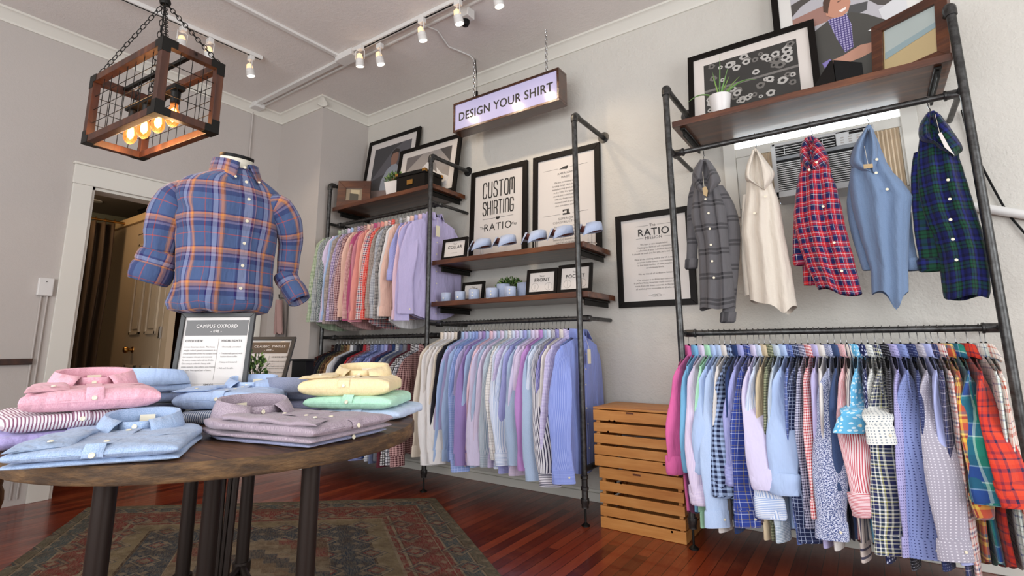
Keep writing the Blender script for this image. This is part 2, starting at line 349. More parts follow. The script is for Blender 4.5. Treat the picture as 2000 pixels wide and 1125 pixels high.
# name -> (description, material)
def pl(a, b, c, d, e): return [(0, a), (.3, b), (.36, a), (.42, c), (.5, d), (.56, c), (.64, a), (.8, e), (.83, a)]
P = {
 'white': ('white', lambda: fabric('plain', 'e6e4e4')), 'cream': ('cream', lambda: fabric('plain', 'ded3c3')), 'offwhite': ('off-white', lambda: fabric('plain', 'dcd6d0')),
 'pink': ('hot pink', lambda: fabric('plain', 'd9679f')), 'sky': ('sky blue', lambda: fabric('plain', '76aed2')), 'palelav': ('pale lilac', lambda: fabric('stripe', 'ddd0e4', 'cfc0dd', .006)),
 'mint': ('mint green', lambda: fabric('plain', 'a9dcb9')), 'paleblue': ('pale blue', lambda: fabric('plain', 'aec3e6')), 'paleblue2': ('soft blue oxford', lambda: fabric('oxford', 'a9c0e2', 'bccdea')),
 'navyging': ('navy and blue gingham', lambda: fabric('check', '9fb4d8', '141c3c', .022)), 'navy': ('navy', lambda: fabric('plain', '243763')),
 'peri': ('periwinkle striped', lambda: fabric('stripe', '8f93cf', 'b5b8e4', .005)), 'bluegold': ('blue and gold plaid', lambda: fabric('plaid', [(0, '2c3f8c'), (.42, 'c7cde8'), (.5, '2c3f8c'), (.78, '8a7a3c'), (.86, '2c3f8c')], .032)),
 'lavwhite': ('lavender white', lambda: fabric('plain', 'd3cbe6')), 'bluewstripe': ('white and blue striped', lambda: fabric('stripe', 'e4e8f2', '9db4dc', .007)),
 'tan': ('tan', lambda: fabric('plain', 'cdbb9c')), 'olivecheck': ('olive checked', lambda: fabric('check', 'a7a98a', '3b4530', .012)),
 'bluewstripe2': ('grey-blue striped', lambda: fabric('stripe', 'd7dfe6', '93a9bd', .006)), 'blueplaid': ('blue plaid', lambda: fabric('plaid', pl('5a6fae', 'c4cbe4', '2a3670', '8e9cd0', 'd6dbee'), .05)),
 'navygrid': ('navy grid-check', lambda: fabric('grid', '232c50', 'a8b4d2', .016, .12)), 'navywcheck': ('dark navy gingham', lambda: fabric('check', 'c9c9de', '1d1f48', .011)),
 'redging': ('red gingham', lambda: fabric('check', 'f0dede', 'bb3038', .012)), 'lav': ('lavender', lambda: fabric('plain', 'b9b2da')), 'lav2': ('dusty lavender', lambda: fabric('oxford', 'b3a9d2', 'c6bde0')),
 'floralw': ('white and navy floral', lambda: fabric('floral', 'ccd0e2', '3a4a80', .0038, .40)), 'navy2': ('slate navy', lambda: fabric('oxford', '35466b', '42557c')),
 'redstripe': ('red striped', lambda: fabric('stripe', 'ecd9db', 'c25560', .0052)), 'brownstripe': ('brown striped', lambda: fabric('stripe', 'd9cdc4', '4d4a5e', .03, .3)),
 'skyflower': ('sky blue floral', lambda: fabric('floral', '66b4dc', 'cfe6f2', .018, .27)), 'navyflower': ('navy floral', lambda: fabric('floral', '1d2450', 'c9cee6', .018, .26)),
 'whitedot': ('white dotted', lambda: fabric('dots', 'dcdcd6', '6d7a86', .011, .22)), 'multiplaid': ('navy green tartan', lambda: fabric('plaid', [(0, '2a2f58'), (.3, 'd8d8c8'), (.4, '2a2f58'), (.55, 'b9b66a'), (.62, 'f0f0ea'), (.7, '2a3a4a'), (.9, 'e8e8e0')], .045)),
 'blackdot': ('black dotted', lambda: fabric('dots', '15141c', 'b8b8c4', .01, .16)), 'lavdot': ('lavender dotted', lambda: fabric('dots', 'a9a4d0', '3d3c70', .0105, .2)),
 'bluedot': ('blue dotted', lambda: fabric('dots', '8491c4', '2e3668', .0105, .17)), 'navydot': ('navy dotted', lambda: fabric('dots', '28305a', 'a2aac8', .01, .15)),
 'greydash': ('grey dashed', lambda: fabric('dots', 'a39eaa', 'd6d2da', .010, .2)), 'lavplain': ('smooth lavender blue', lambda: fabric('plain', 'a9b0dc')),
 'navyplaid': ('navy plaid', lambda: fabric('plaid', pl('30365e', 'c9c4cf', '1c2040', '7a6a80', 'dad6dc'), .05)), 'rwbplaid': ('red white and blue plaid', lambda: fabric('plaid', [(0, 'd8c4bc'), (.2, 'b24a48'), (.32, 'e8dcd4'), (.45, '33406e'), (.6, 'e8dcd4'), (.75, 'c26a58'), (.85, 'd8c4bc')], .055)),
 'yellowplaid': ('yellow and red plaid', lambda: fabric('plaid', [(0, 'b8503a'), (.25, 'd8b04a'), (.45, '7a2a34'), (.6, 'e0c878'), (.7, '4a6a7a'), (.85, 'b8503a')], .07)),
 'tealplaid': ('teal plaid', lambda: fabric('plaid', [(0, '1f7a68'), (.35, '2f8f7c'), (.42, 'b8d8cc'), (.45, '2a4a8a'), (.75, '8fb4c4'), (.78, '1f6a5c')], .16)),
 'redplaid': ('red and navy plaid', lambda: fabric('plaid', [(0, 'cc3a28'), (.3, '3a2a4a'), (.42, 'cc3a28'), (.55, 'd84a30'), (.7, '2c2444'), (.76, 'cc3a28'), (.9, '7a2838')], .10)),
 'whiteplaid': ('white and blue plaid', lambda: fabric('plaid', [(0, 'd4dcd2'), (.3, '4a5a8a'), (.4, 'd4dcd2'), (.6, '8aa898'), (.66, 'e2e6e0'), (.85, '384878'), (.9, 'd4dcd2')], .065)),
 'orangeplaid': ('orange and white plaid', lambda: fabric('plaid', [(0, 'e8dcd0'), (.3, 'b8482c'), (.45, 'e8dcd0'), (.6, 'c8603c'), (.66, 'e8dcd0'), (.85, '5a5a7a'), (.9, 'e8dcd0')], .085)),
 'ltblue': ('light blue', lambda: fabric('plain', 'a5bce0')), 'bluecheck': ('soft blue checked', lambda: fabric('grid', '8ea4dc', 'b6c4ec', .014, .14)), 'blue': ('mid blue', lambda: fabric('oxford', '7f96cf', '90a5d8')),
 'purple': ('mauve purple', lambda: fabric('plain', '9a84bc')), 'palepink': ('pale pink', lambda: fabric('plain', 'e2c0cc')), 'whitegrid': ('white window-checked', lambda: fabric('grid', 'e6e4e2', '75717a', .017, .07)),
 'hairline': ('blue hairline striped', lambda: fabric('stripe', 'dfe5f2', '8fa8d4', .0075, .25)), 'lavcheck': ('lavender checked', lambda: fabric('check', 'e0daf0', 'b3a6d6', .008)),
 'bluegrey': ('blue-grey', lambda: fabric('oxford', '9fb3d0', 'b1c2da')), 'orchid': ('orchid', lambda: fabric('plain', 'b98ac8')), 'bwstripe': ('black and white striped', lambda: fabric('stripe', 'e2e0e6', '33304c', .0085, .42)),
 'violetstripe': ('violet-blue striped', lambda: fabric('stripe', '5b57a4', 'b9b6e0', .007)), 'facestripe': ('bright blue striped', lambda: fabric('stripe', '7d8fd6', '9dabE4', .006)),
 'greencheck': ('green checked', lambda: fabric('check', 'cfd8c0', '5f7a54', .011)), 'greycheck': ('grey checked', lambda: fabric('check', 'c9ccc8', '5d6670', .010)), 'greyprint': ('grey print', lambda: fabric('floral', 'a9b0ae', '55625f', .009, .4)),
 'taupegrid': ('taupe grid-check', lambda: fabric('grid', 'b1a39a', '5f544f', .012, .15)), 'purpleging': ('purple gingham', lambda: fabric('check', 'd9cde4', '5a3c80', .013)), 'plumging': ('plum gingham', lambda: fabric('check', 'd8c0cc', '401c3c', .014)),
 'wine': ('wine gingham', lambda: fabric('check', 'd8b8b4', '5c1828', .014)), 'peach': ('peach', lambda: fabric('plain', 'e6bfae')), 'pinkcheck': ('pink checked', lambda: fabric('check', 'e8c4bc', 'b06a70', .010)),
 'rose': ('rose', lambda: fabric('plain', 'b5567c')), 'rose2': ('dusty rose', lambda: fabric('oxford', 'c07a88', 'cc8c98')), 'salmon': ('salmon', lambda: fabric('plain', 'e0968c')), 'rednavy': ('red and navy gingham', lambda: fabric('plaid', [(0, 'e6dcdc'), (.25, 'c2303a'), (.5, 'e6dcdc'), (.75, '252c54')], .034)),
 'redgrid': ('bright red checked', lambda: fabric('grid', 'd8392e', 'eeb4a8', .013, .14)), 'greygrid': ('grey grid-check', lambda: fabric('grid', 'c9ccd2', '4d5668', .012, .16)), 'blackcheck': ('black checked', lambda: fabric('check', 'c4c0bc', '1b1c28', .011)),
 'redblack': ('red and black plaid', lambda: fabric('plaid', pl('2a1614', '8a2820', '141012', '5a3024', 'b89a78'), .07)), 'black': ('black', lambda: fabric('plain', '15141a')), 'charcoal': ('charcoal', lambda: fabric('plain', '24242c')),
 'oliveplaid': ('olive plaid', lambda: fabric('plaid', pl('3c3a26', '8a8258', '20221a', '5a5a3a', 'b4ac80'), .06)), 'brownplaid': ('brown plaid', lambda: fabric('plaid', pl('4a3020', '9a7850', '241812', '6a4a30', 'c0a480'), .06)), 'camel': ('camel', lambda: fabric('plain', '8a6c48')),
 'white2': ('bright white', lambda: fabric('plain', 'd8d8da')), 'grey': ('grey', lambda: fabric('plain', '74767e')), 'red': ('red', lambda: fabric('plain', 'a82c34')), 'burg': ('burgundy checked', lambda: fabric('check', 'b88a94', '4c1424', .011)),
 'navycheck': ('navy checked', lambda: fabric('check', '9aa2c0', '1c2248', .010)), 'bluecheck2': ('blue checked', lambda: fabric('check', 'a8b4dc', '34469a', .010)), 'nbstripe': ('navy striped', lambda: fabric('stripe', '2c3560', '7c88b8', .009)),
 'bluestripe': ('blue striped', lambda: fabric('stripe', '5b6cae', 'b4bcdc', .009)), 'navyred': ('navy and red striped', lambda: fabric('stripe', '2a305a', 'a06a78', .012, .3)), 'slate': ('slate', lambda: fabric('oxford', '545c78', '636c88')),
 'maroon': ('maroon', lambda: fabric('plain', '5a2430')), 'bwdiamond': ('black and white checked', lambda: fabric('grid', 'dcd8d8', '1b1720', .016, .3)), 'whitepane': ('white and navy window-checked', lambda: fabric('grid', 'dcdce2', '1b1d33', .02, .22)),
 'maroonchk': ('maroon checked', lambda: fabric('check', 'd0a8a4', '4a1420', .014)),
}

# ------------------------------------------------------------------ text
def text(name, s, o, ex, ey, size, mat, parent, sx=1.0, align='CENTER', sp=1.0, bold=0.0, org=(0, 0, 0), lift=.0008):
    cu = bpy.data.curves.new('t', 'FONT'); cu.body = s; cu.size = 1; cu.align_x = align; cu.space_character = sp; cu.resolution_u = 3
    ob = bpy.data.objects.new('t', cu); me = bpy.data.meshes.new_from_object(ob)
    ex = Vector(ex).normalized(); ey = Vector(ey).normalized(); nz = ex.cross(ey) * lift; o = Vector(o)
    mb = MB(org); offs = [(0, 0)] if not bold else [(a * bold * size * .9, b * bold * size * .9) for a, b in ((0, 0), (1, 0), (-1, 0), (0, 1), (0, -1))]
    for j_, (oa, ob_) in enumerate(offs):
        vs = [o + ex * (p.co.x * size * sx + oa) + ey * (p.co.y * size + ob_) + nz * (1 + .04 * j_) for p in me.vertices]
        mb.add(vs, [tuple(q.vertices) for q in me.polygons])
    bpy.data.objects.remove(ob); bpy.data.curves.remove(cu); bpy.data.meshes.remove(me)
    return mb.build(name, mat, parent, smooth=False)
# ------------------------------------------------------------------ room shell
YW, XD, XB, YB, ZC = 3.24, -4.67, -3.99, 2.71, 3.3
XR, YF = 2.6, -2.3                                        # unseen right wall and storefront behind the camera
def sbox(name, a, b, mat, smooth=False, bevel=0):
    c = (Vector(a) + Vector(b)) / 2; o = MB(c).bx(a, b).build(name, mat, None, smooth, bevel=bevel); o.location = c; return struct(o)
sbox('floor', (-7.2, YF - .1, -.1), (XR + .1, YW + .3, 0), M_FLOOR)
sbox('ceiling', (XD - .12, YF - .1, ZC), (XR + .1, YW + .3, ZC + .1), M_CEIL)
# long wall with the window opening that holds the air conditioner
wx0, wx1, wz0, wz1 = -.56, .27, 1.80, 2.42
mb = MB()
for a, b in (((XB, YW, 0), (wx0, YW + .12, ZC)), ((wx1, YW, 0), (XR, YW + .12, ZC)), ((wx0, YW, 0), (wx1, YW + .12, wz0)), ((wx0, YW, wz1), (wx1, YW + .12, ZC))): mb.bx(a, b)
struct(mb.build('wall_right', M_WALL, None, False))
mb = MB()
for a, b in (((XB - .12, YB, 0), (XB, YW + .12, ZC)), ((XD - .12, YB, 0), (XB - .12, YB + .12, ZC))): mb.bx(a, b)
struct(mb.build('wall_corner_chase', M_WALL_SHADED, None, False))
dy0, dy1, dz = 1.262, 2.585, 2.19
mb = MB()
for a, b in (((XD - .12, YF, 0), (XD, dy0, ZC)), ((XD - .12, dy1, 0), (XD, YB, ZC)), ((XD - .12, dy0, dz), (XD, dy1, ZC))): mb.bx(a, b)
struct(mb.build('wall_left', M_WALL_SHADED, None, False))
mb = MB()   # storefront: low wall, piers, head
for a, b in (((XD, YF - .12, 0), (XR, YF, .5)), ((XD, YF - .12, 2.95), (XR, YF, ZC)), ((XD, YF - .12, .5), (-3.3, YF, 2.95)), ((1.5, YF - .12, .5), (XR, YF, 2.95))): mb.bx(a, b)
struct(mb.build('wall_front', M_WALL, None, False))
mb = MB()
for a, b in (((XR, YF, 0), (XR + .12, YW, .5)), ((XR, YF, 2.9), (XR + .12, YW, ZC)), ((XR, YF, .5), (XR + .12, -.5, 2.9)), ((XR, 2.3, .5), (XR + .12, YW, 2.9))): mb.bx(a, b)
struct(mb.build('wall_side', M_WALL, None, False))

# crown moulding: profile swept along each wall top
def crown(name, a, b, inward):
    a = Vector(a); b = Vector(b); n = Vector(inward)
    prof = [(0, -.085), (.012, -.085), (.014, -.07), (.03, -.05), (.05, -.028), (.062, -.018), (.072, -.016), (.072, 0), (0, 0)]
    d = (b - a).normalized()
    P_ = [[a + n * q + Vector((0, 0, h)) + d * (-q if False else 0) for q, h in prof], [b + n * q + Vector((0, 0, h)) for q, h in prof]]
    mb = MB(a); mb.grid(P_, None, False); o = mb.build(name, M_TRIM, None, True, 30); o.location = a; return struct(o)
crown('trim_1', (XB, YW, ZC), (XR, YW, ZC), (0, -1, 0))
crown('trim_2', (XB, YB - .072, ZC), (XB, YW, ZC), (1, 0, 0))
crown('trim_3', (XD, YB, ZC), (XB + .072, YB, ZC), (0, -1, 0))
crown('trim_4', (XD, YF, ZC), (XD, YB, ZC), (1, 0, 0))
def base(name, a, b): sbox(name, a, b, M_TRIM, bevel=.004)
base('baseboard_right', (XB, YW - .018, 0), (XR, YW, .055))
base('trim_5', (XB, YW - .008, .055), (XR, YW, .075))
base('baseboard_corner', (XD, YB - .018, 0), (XB + .018, YB, .12))
base('baseboard_left', (XD, YF, 0), (XD + .02, .95, .07))
base('baseboard_side', (XB, YB, 0), (XB + .018, YW, .12))
# door casing and jamb
sbox('trim_6', (XD, 1.145, 0), (XD + .022, dy0, dz), M_TRIM, bevel=.003)
sbox('trim_7', (XD, dy1, 0), (XD + .022, dy1 + .05, dz), M_TRIM, bevel=.003)
sbox('trim_8', (XD, 1.14, dz), (XD + .026, dy1 + .08, dz + .145), M_TRIM, bevel=.003)
sbox('trim_9', (XD, 1.13, dz + .143), (XD + .04, dy1 + .09, dz + .16), M_TRIM, bevel=.004)
sbox('trim_10', (XD - .14, dy0 - .001, 0), (XD - .001, dy0 + .02, dz), M_TRIM)
sbox('trim_11', (XD - .14, dy1 - .02, 0), (XD - .001, dy1 + .001, dz), M_TRIM)
sbox('trim_12', (XD - .14, dy0, dz - .02), (XD - .001, dy1, dz), M_TRIM)
# dark wood chair rail on the left wall
o = MB().bx((XD, YF, .895), (XD + .03, 1.07, .935)).build('wooden_rail_strip', M_DARKWOOD, None, False, bevel=.003)
tag(o, 'dark wooden strip fixed along the grey wall left of the doorway', 'wall strip')
# back room
sbox('wall_back', (-7.2, .2, 0), (-7.1, 3.5, 2.6), new_mat('back_room_paint', '8f907c', .8))
M_BR = new_mat('back_room_wall', '8d8a78', .8)
sbox('wall_back_near', (-7.1, .2, 0), (XD - .12, .3, 2.6), M_BR)
sbox('wall_back_far', (-7.1, 3.4, 0), (XD - .12, 3.5, 2.6), M_BR)
sbox('ceiling_back', (-7.2, .2, 2.52), (XD - .12, 3.5, 2.6), new_mat('back_ceiling', '8a8078', .8))
c = at(188, 392, 'z', 2.52)
t = thing('recessed_downlight', 'small round recessed downlight glowing in the back room ceiling', 'ceiling light', (c.x, c.y, 2.515))
MB().lathe([(.001, -.004), (.035, -.004), (.036, 0)], (0, 0, 0)).build('lens', M_DOWNL, t)
MB().lathe([(.036, -.006), (.055, -.005), (.056, .003)], (0, 0, 0)).build('trim_ring', M_WHITE, t)
def lamp(name, typ, loc, power, col, **k):
    l = bpy.data.lights.new(name, typ); l.energy = power; l.color = col
    for a, b in k.items(): setattr(l, a, b)
    o = bpy.data.objects.new(name, l); COL.objects.link(o); o.location = loc; return o
lamp('back_room_light', 'POINT', (-5.6, 1.2, 2.3), 14, (1.0, .74, .48), shadow_soft_size=.12)

# fitting booth with panelled door
t = thing('fitting_booth', 'beige fitting booth with pale top board seen through the doorway', 'booth', (-6.4, 1.95, 0))
O = (-6.4, 1.95, 0)
MB(O).bx((-6.4, 1.95, 0), (-5.72, 2.0, 2.2)).bx((-6.4, 2.0, 0), (-6.35, 2.9, 2.2)).bx((-4.96, 1.95, 0), (-4.86, 2.0, 2.2)).bx((-5.72, 1.95, 2.08), (-4.96, 2.0, 2.2)).build('partition', M_CREAM, t, False)
MB(O).bx((-6.43, 1.92, 2.2), (-4.86, 2.03, 2.27)).build('top_board', new_mat('pale_pine_board', 'c9ac80', .5), t, False, bevel=.003)
mb = MB(O).bx((-5.71, 1.945, .02), (-4.97, 1.985, 2.07))
d = mb.build('door', new_mat('door_cream', 'ad9a80', .45), t, False, bevel=.003)
mb = MB(O)
for x0, x1 in ((-5.62, -5.40), (-5.28, -5.06)):
    for z0, z1 in ((1.12, 1.97), (.15, .85)):
        for a, b in (((x0, 1.930, z0), (x0 + .025, 1.945, z1)), ((x1 - .025, 1.930, z0), (x1, 1.945, z1)), ((x0, 1.930, z0), (x1, 1.945, z0 + .025)), ((x0, 1.930, z1 - .025), (x1, 1.945, z1))): mb.bx(a, b)
        mb.bx((x0 + .05, 1.935, z0 + .05), (x1 - .05, 1.945, z1 - .05))
mb.build('panel_moulding', new_mat('door_cream_edge', 'b8a68c', .45), d, False, bevel=.002)
k = at(250, 683, 'y', 1.91)
MB(O).lathe([(.03, -.035), (.028, -.03), (.012, -.026), (.012, -.005), (.027, .008), (.03, .02), (.022, .034), (.001, .038)], (k.x, k.y, k.z), 18, 'y').build('door_knob', M_BRASS, d)
MB(O).bx((-4.985, 1.93, 1.08), (-4.965, 1.948, 1.18)).build('hinge', M_CHROME, d, False)
t = thing('black_box', 'black box lying on top of the fitting booth', 'box', (-5.9, 2.1, 2.27))
MB().bx((-.08, -.09, 0), (.12, .1, .10)).build('body', M_BLACKP, t, False, bevel=.004)
MB().bx((-.085, -.095, .10), (.125, .105, .115)).build('lid', M_BLACKP, t, False, bevel=.003)
t = thing('wardrobe', 'dark brown wardrobe side behind the mannequin through the doorway', 'wardrobe', (-5.2, 2.6, 0))
MB((-5.2, 2.6, 0)).bx((-5.5, 2.12, 0), (-4.9, 3.2, 2.3)).build('carcass', M_DARKWOOD, t, False, bevel=.004); MB((-5.2, 2.6, 0)).bx((-5.53, 2.09, 2.3), (-4.87, 3.23, 2.34)).build('cornice', M_DARKWOOD, t, False, bevel=.004)
# garments on a hook at the corner
def drape(name, label, cat, top, bot, w0, w1, mat, y, seed):
    rows = []; uv = []
    for i in range(16):
        f = i / 15; c = Vector(top).lerp(Vector(bot), f); hw = w0 + (w1 - w0) * f ** .7
        rows.append([Vector((c.x + hw * cos(2 * pi * k / 28), y - .03 - (.028 + .008 * sin(5 * 2 * pi * k / 28 + seed)) * sin(2 * pi * k / 28), c.z + .01 * sin(k + i) * f)) for k in range(28)]); uv.append([(k * .02, c.z) for k in range(29)])
    O = Vector(top); t = thing(name, label, cat, O); MB(O).grid(rows, uv, True).build('cloth', mat, t, ang=80)
    MB(O).tube([(top[0], y + .03, top[2] + .02), (top[0], y - .03, top[2] + .015), (top[0], y - .035, top[2] + .05)], .005, 6).build('wall_peg', M_BLACKM, t); return t
drape('hanging_apron', 'grey garment hanging in the corner behind the mannequin sleeve', 'garment', (-4.36, YB, 1.62), (-4.38, YB, .55), .03, .10, fabric('plain', '77706c'), YB - .005, 1)
drape('hanging_scarf', 'small pinkish grey cloth hanging over the grey garment in the corner', 'scarf', (-4.33, YB, 1.42), (-4.30, YB, 1.12), .012, .05, fabric('oxford', '8a6f6c', 'a88a84'), YB - .07, 3)
# curtain on rod
t = thing('curtain', 'long dark brown curtain with deep folds in the back room', 'curtain', (-6.0, 1.55, 0))
P_ = []; UVs = []
for i in range(14):
    z = 2.2 - i * (2.16 / 13); row = []
    for j in range(90):
        s_ = j / 89; y = 1.50 + .34 * s_; x = -6.0 + (.05 + .01 * sin(i * .7 + j * .2)) * sin(s_ * 2 * pi * 4.5 + .2 * sin(i * .5)); row.append(Vector((x, y + .01 * sin(i * .6), z)))
    P_.append(row); UVs.append([(j * .02, z) for j in range(90)])
MB((-6.0, 1.55, 0)).grid(P_, UVs).build('drape', M_CURT, t, ang=80, solid=.004)
mb = MB((-6.0, 1.55, 0))
for j in range(5):
    y = 1.53 + j * .076; mb.tube([(-6.0 + .022 * cos(a * pi / 6), y, 2.225 + .022 * sin(a * pi / 6)) for a in range(12)], .003, 6, closed=True)
mb.build('ring', M_BRASS, t)
o = MB().tube([(-6.0, 1.12, 2.225), (-6.0, 1.93, 2.225)], .012, 12).lathe([(.001, -.03), (.024, -.012), (.024, .012), (.001, .03)], (-6.0, 1.12, 2.225), 14, 'y').build('curtain_rod', M_BRASS); tag(o, 'thin curtain rod over the brown curtain in the back room', 'curtain rod')
# small striped cloth item hung far behind curtain (a towel stack)
o = MB().bx((-6.9, 2.02, 1.85), (-6.75, 2.2, 2.2)).build('folded_blanket', fabric('hstripe', 'b8b49c', '4a4a3c', .03), None, False, bevel=.01); tag(o, 'striped folded textile between curtain and booth in back room', 'blanket')
o = MB().bx((-7.0, 1.98, 1.80), (-6.7, 2.25, 1.85)).build('wall_shelf', M_DARKWOOD, None, False); tag(o, 'small dark shelf in the back room under striped textile', 'shelf')

# wall switch box with conduits
t = thing('switch_box', 'white wall control box beside the doorway with two thin conduits', 'switch box', (XD, 1.08, 1.42))
MB().bx((0, -.042, -.062), (.03, .042, .062)).build('cover', M_WHITE, t, False, bevel=.006)
MB().lathe([(.003, 0), (.003, .002)], (.031, 0, .035), 10, 'x').build('indicator', M_BLACK, t)
for k in (-.013, .02): MB().tube([(.009, k, -.06), (.009, k, -1.38)], .006, 8).build('conduit', M_WALL_SHADED, t)

# ------------------------------------------------------------------ ceiling fittings
def strip(name, label, cat, a, b, wd, h, mat=M_WHITE, slot=False):
    a = Vector(a); b = Vector(b); d = b - a; c = (a + b) / 2; ang = atan2(d.y, d.x); M3 = Matrix.Rotation(ang, 3, 'Z')
    t = thing(name, label, cat, a)
    MB(a).box(c - Vector((0, 0, h / 2)), (d.length, wd, h), M3).build('housing', mat, t, False, bevel=.002)
    if slot:
        MB(a).box(c - Vector((0, 0, h + .0005)), (d.length - .02, wd * .3, .002), M3).build('slot', M_BLACKP, t, False)
    return t
strip('surface_raceway', 'long white cable raceway running across the ceiling', 'raceway', (-3.338, 1.452 - 1.4, ZC), (-3.257, 2.31, ZC), .035, .02)
strip('light_track', 'white lighting track on the ceiling over the long wall', 'light track', (-3.2, 2.33, ZC), (.3, 2.36, ZC), .036, .03, slot=True)
strip('light_track', 'white lighting track on the ceiling behind the cage lamp', 'light track', (-3.88, .3, ZC), (-3.78, 1.98, ZC), .036, .03, slot=True)
strip('surface_raceway', 'pair of white conduits along the ceiling to the chimney corner', 'raceway', (-4.62, 2.385, ZC), (-3.1, 2.365, ZC), .045, .025)
strip('surface_raceway', 'thin white conduit beside the paired ceiling conduits', 'raceway', (-4.62, 2.45, ZC), (-1.9, 2.43, ZC), .015, .015)
o = MB((-4.62, 2.40, ZC)).bx((-4.665, 2.35, ZC - .05), (-4.54, 2.45, ZC)).build('junction_box', M_WHITE, None, False, bevel=.004); o.location = (-4.62, 2.40, ZC); tag(o, 'white junction box where conduits meet the door wall crown', 'junction box')
o = MB().tube([(-4.66, 2.40, 3.28), (XD + .012, 2.40, 3.2), (XD + .012, 2.41, 1.0)], .007, 8).build('wall_conduit', M_WALL_SHADED); tag(o, 'thin conduit dropping down door wall from the junction box', 'conduit')
o = MB((-3.16, 2.34, ZC)).bx((-3.28, 2.30, ZC - .055), (-3.08, 2.40, ZC)).build('junction_box', M_WHITE, None, False, bevel=.004); o.location = (-3.16, 2.34, ZC); tag(o, 'white junction box at left end of the long lighting track', 'junction box')
p = at(925, 112, 'z', ZC)
o = MB().tube([(-2.42, 2.40, ZC - .008), (-2.38, 2.52, ZC - .008), (-2.45, 2.72, ZC - .008), (p.x + .0, p.y - .05, ZC - .008), (p.x, p.y, ZC - .02)], .006, 8).build('sign_power_cord', M_WHITE); tag(o, 'thin white cord stapled across ceiling to the lightbox sign', 'cord')

def spot(px, py, tx, ty, label, trackp, power, tgt):
    tp = Vector(trackp); g = 'white track spotlights on the ceiling'
    t = thing('track_spotlight', label, 'spotlight', tp, group=g)
    aim = (Vector(tgt) - tp).normalized(); aim = (aim + Vector((0, 0, -1.6))).normalized()
    MB().box((0, 0, -.02), (.05, .036, .036)).build('adapter', M_WHITE, t, False, bevel=.003)
    q = aim.to_track_quat('Z', 'Y').to_matrix(); c0 = Vector((0, 0, -.115))
    mb = MB(); side = q @ Vector((1, 0, 0))
    for s_ in (-1, 1): mb.tube([(0, 0, -.035), side * .036 * s_ + Vector((0, 0, -.045)), side * .036 * s_ + c0], .0032, 6)
    mb.build('yoke', M_WHITE, t)
    mb = MB(); prof = [(.012, -.045), (.02, -.038), (.024, -.015), (.026, .0)]
    rows = [[c0 + q @ Vector((r_ * cos(2 * pi * k / 18), r_ * sin(2 * pi * k / 18), h)) for k in range(18)] for r_, h in prof]
    mb.grid(rows, None, True) if False else mb.grid(rows, [[(k / 18, h) for k in range(19)] for r_, h in prof], True); mb.build('lamp_neck', emis('lamp_neck_glow', 'ffd9a8', .8) if not bpy.data.materials.get('lamp_neck_glow') else bpy.data.materials['lamp_neck_glow'], t)
    prof = [(.029, -.002), (.03, .012), (.0295, .02), (.031, .022), (.032, .055), (.029, .055), (.028, .03)]
    rows = [[c0 + q @ Vector((r_ * cos(2 * pi * k / 20), r_ * sin(2 * pi * k / 20), h)) for k in range(20)] for r_, h in prof]
    MB().grid(rows, [[(k / 18, h) for k in range(21)] for r_, h in prof], True).build('barrel', M_WHITE, t)
    row = [c0 + q @ Vector((.028 * cos(2 * pi * k / 20), .028 * sin(2 * pi * k / 20), .048)) for k in range(20)]
    MB().add(row, [tuple(range(20))]).build('bulb_face', M_SPOTG, t, False)
    if power:
        l = lamp('spot_light', 'SPOT', tp + c0 + aim * .06, power, (1.0, .80, .58), spot_size=radians(75), spot_blend=.6, shadow_soft_size=.03)
        l.rotation_euler = (Vector(tgt) - l.location).to_track_quat('-Z', 'Y').to_euler()
zt = ZC - .03
spot(0, 0, 0, 0, 'white track spotlight behind cage lamp, half hidden by its top beam', (-3.82, 1.42, zt), 9, (-2.9, 1.6, .9))
spot(0, 0, 0, 0, 'white track spotlight just above the right corner of the cage lamp', (-3.81, 1.60, zt), 9, (-4.3, 2.6, 1.2))
spot(0, 0, 0, 0, 'white track spotlight at the end of the track behind cage lamp', (-3.79, 1.90, zt), 9, (-3.6, 2.8, 1.8))
spot(0, 0, 0, 0, 'leftmost white spotlight on the long ceiling track', (-2.97, 2.30, zt), 13, (-3.3, 3.0, 1.9))
spot(0, 0, 0, 0, 'white spotlight second from left on long track, set close to first', (-2.83, 2.37, zt), 13, (-2.3, 3.2, 2.0))
spot(0, 0, 0, 0, 'white spotlight hanging left of the black ceiling camera', (-2.35, 2.33, zt), 17, (-1.9, 3.2, 1.9))
spot(0, 0, 0, 0, 'white spotlight hanging right beside the black ceiling camera', (-2.02, 2.33, zt), 17, (-1.5, 3.2, 1.9))
spot(0, 0, 0, 0, 'white spotlight cut by the top edge of the photo above sign', (-1.70, 2.34, zt), 14, (-1.1, 3.2, 1.7))
t = thing('security_camera', 'small black dome camera on white box under the ceiling track', 'security camera', (-2.08, 2.46, ZC))
MB().bx((-.06, -.03, -.07), (.06, .05, 0)).build('housing', M_WHITE, t, False, bevel=.006)
MB().lathe([(.03, 0), (.03, -.02), (.022, -.04), (.001, -.046)], (.0, .02, -.068), 16).build('lens_dome', M_BLACKP, t)

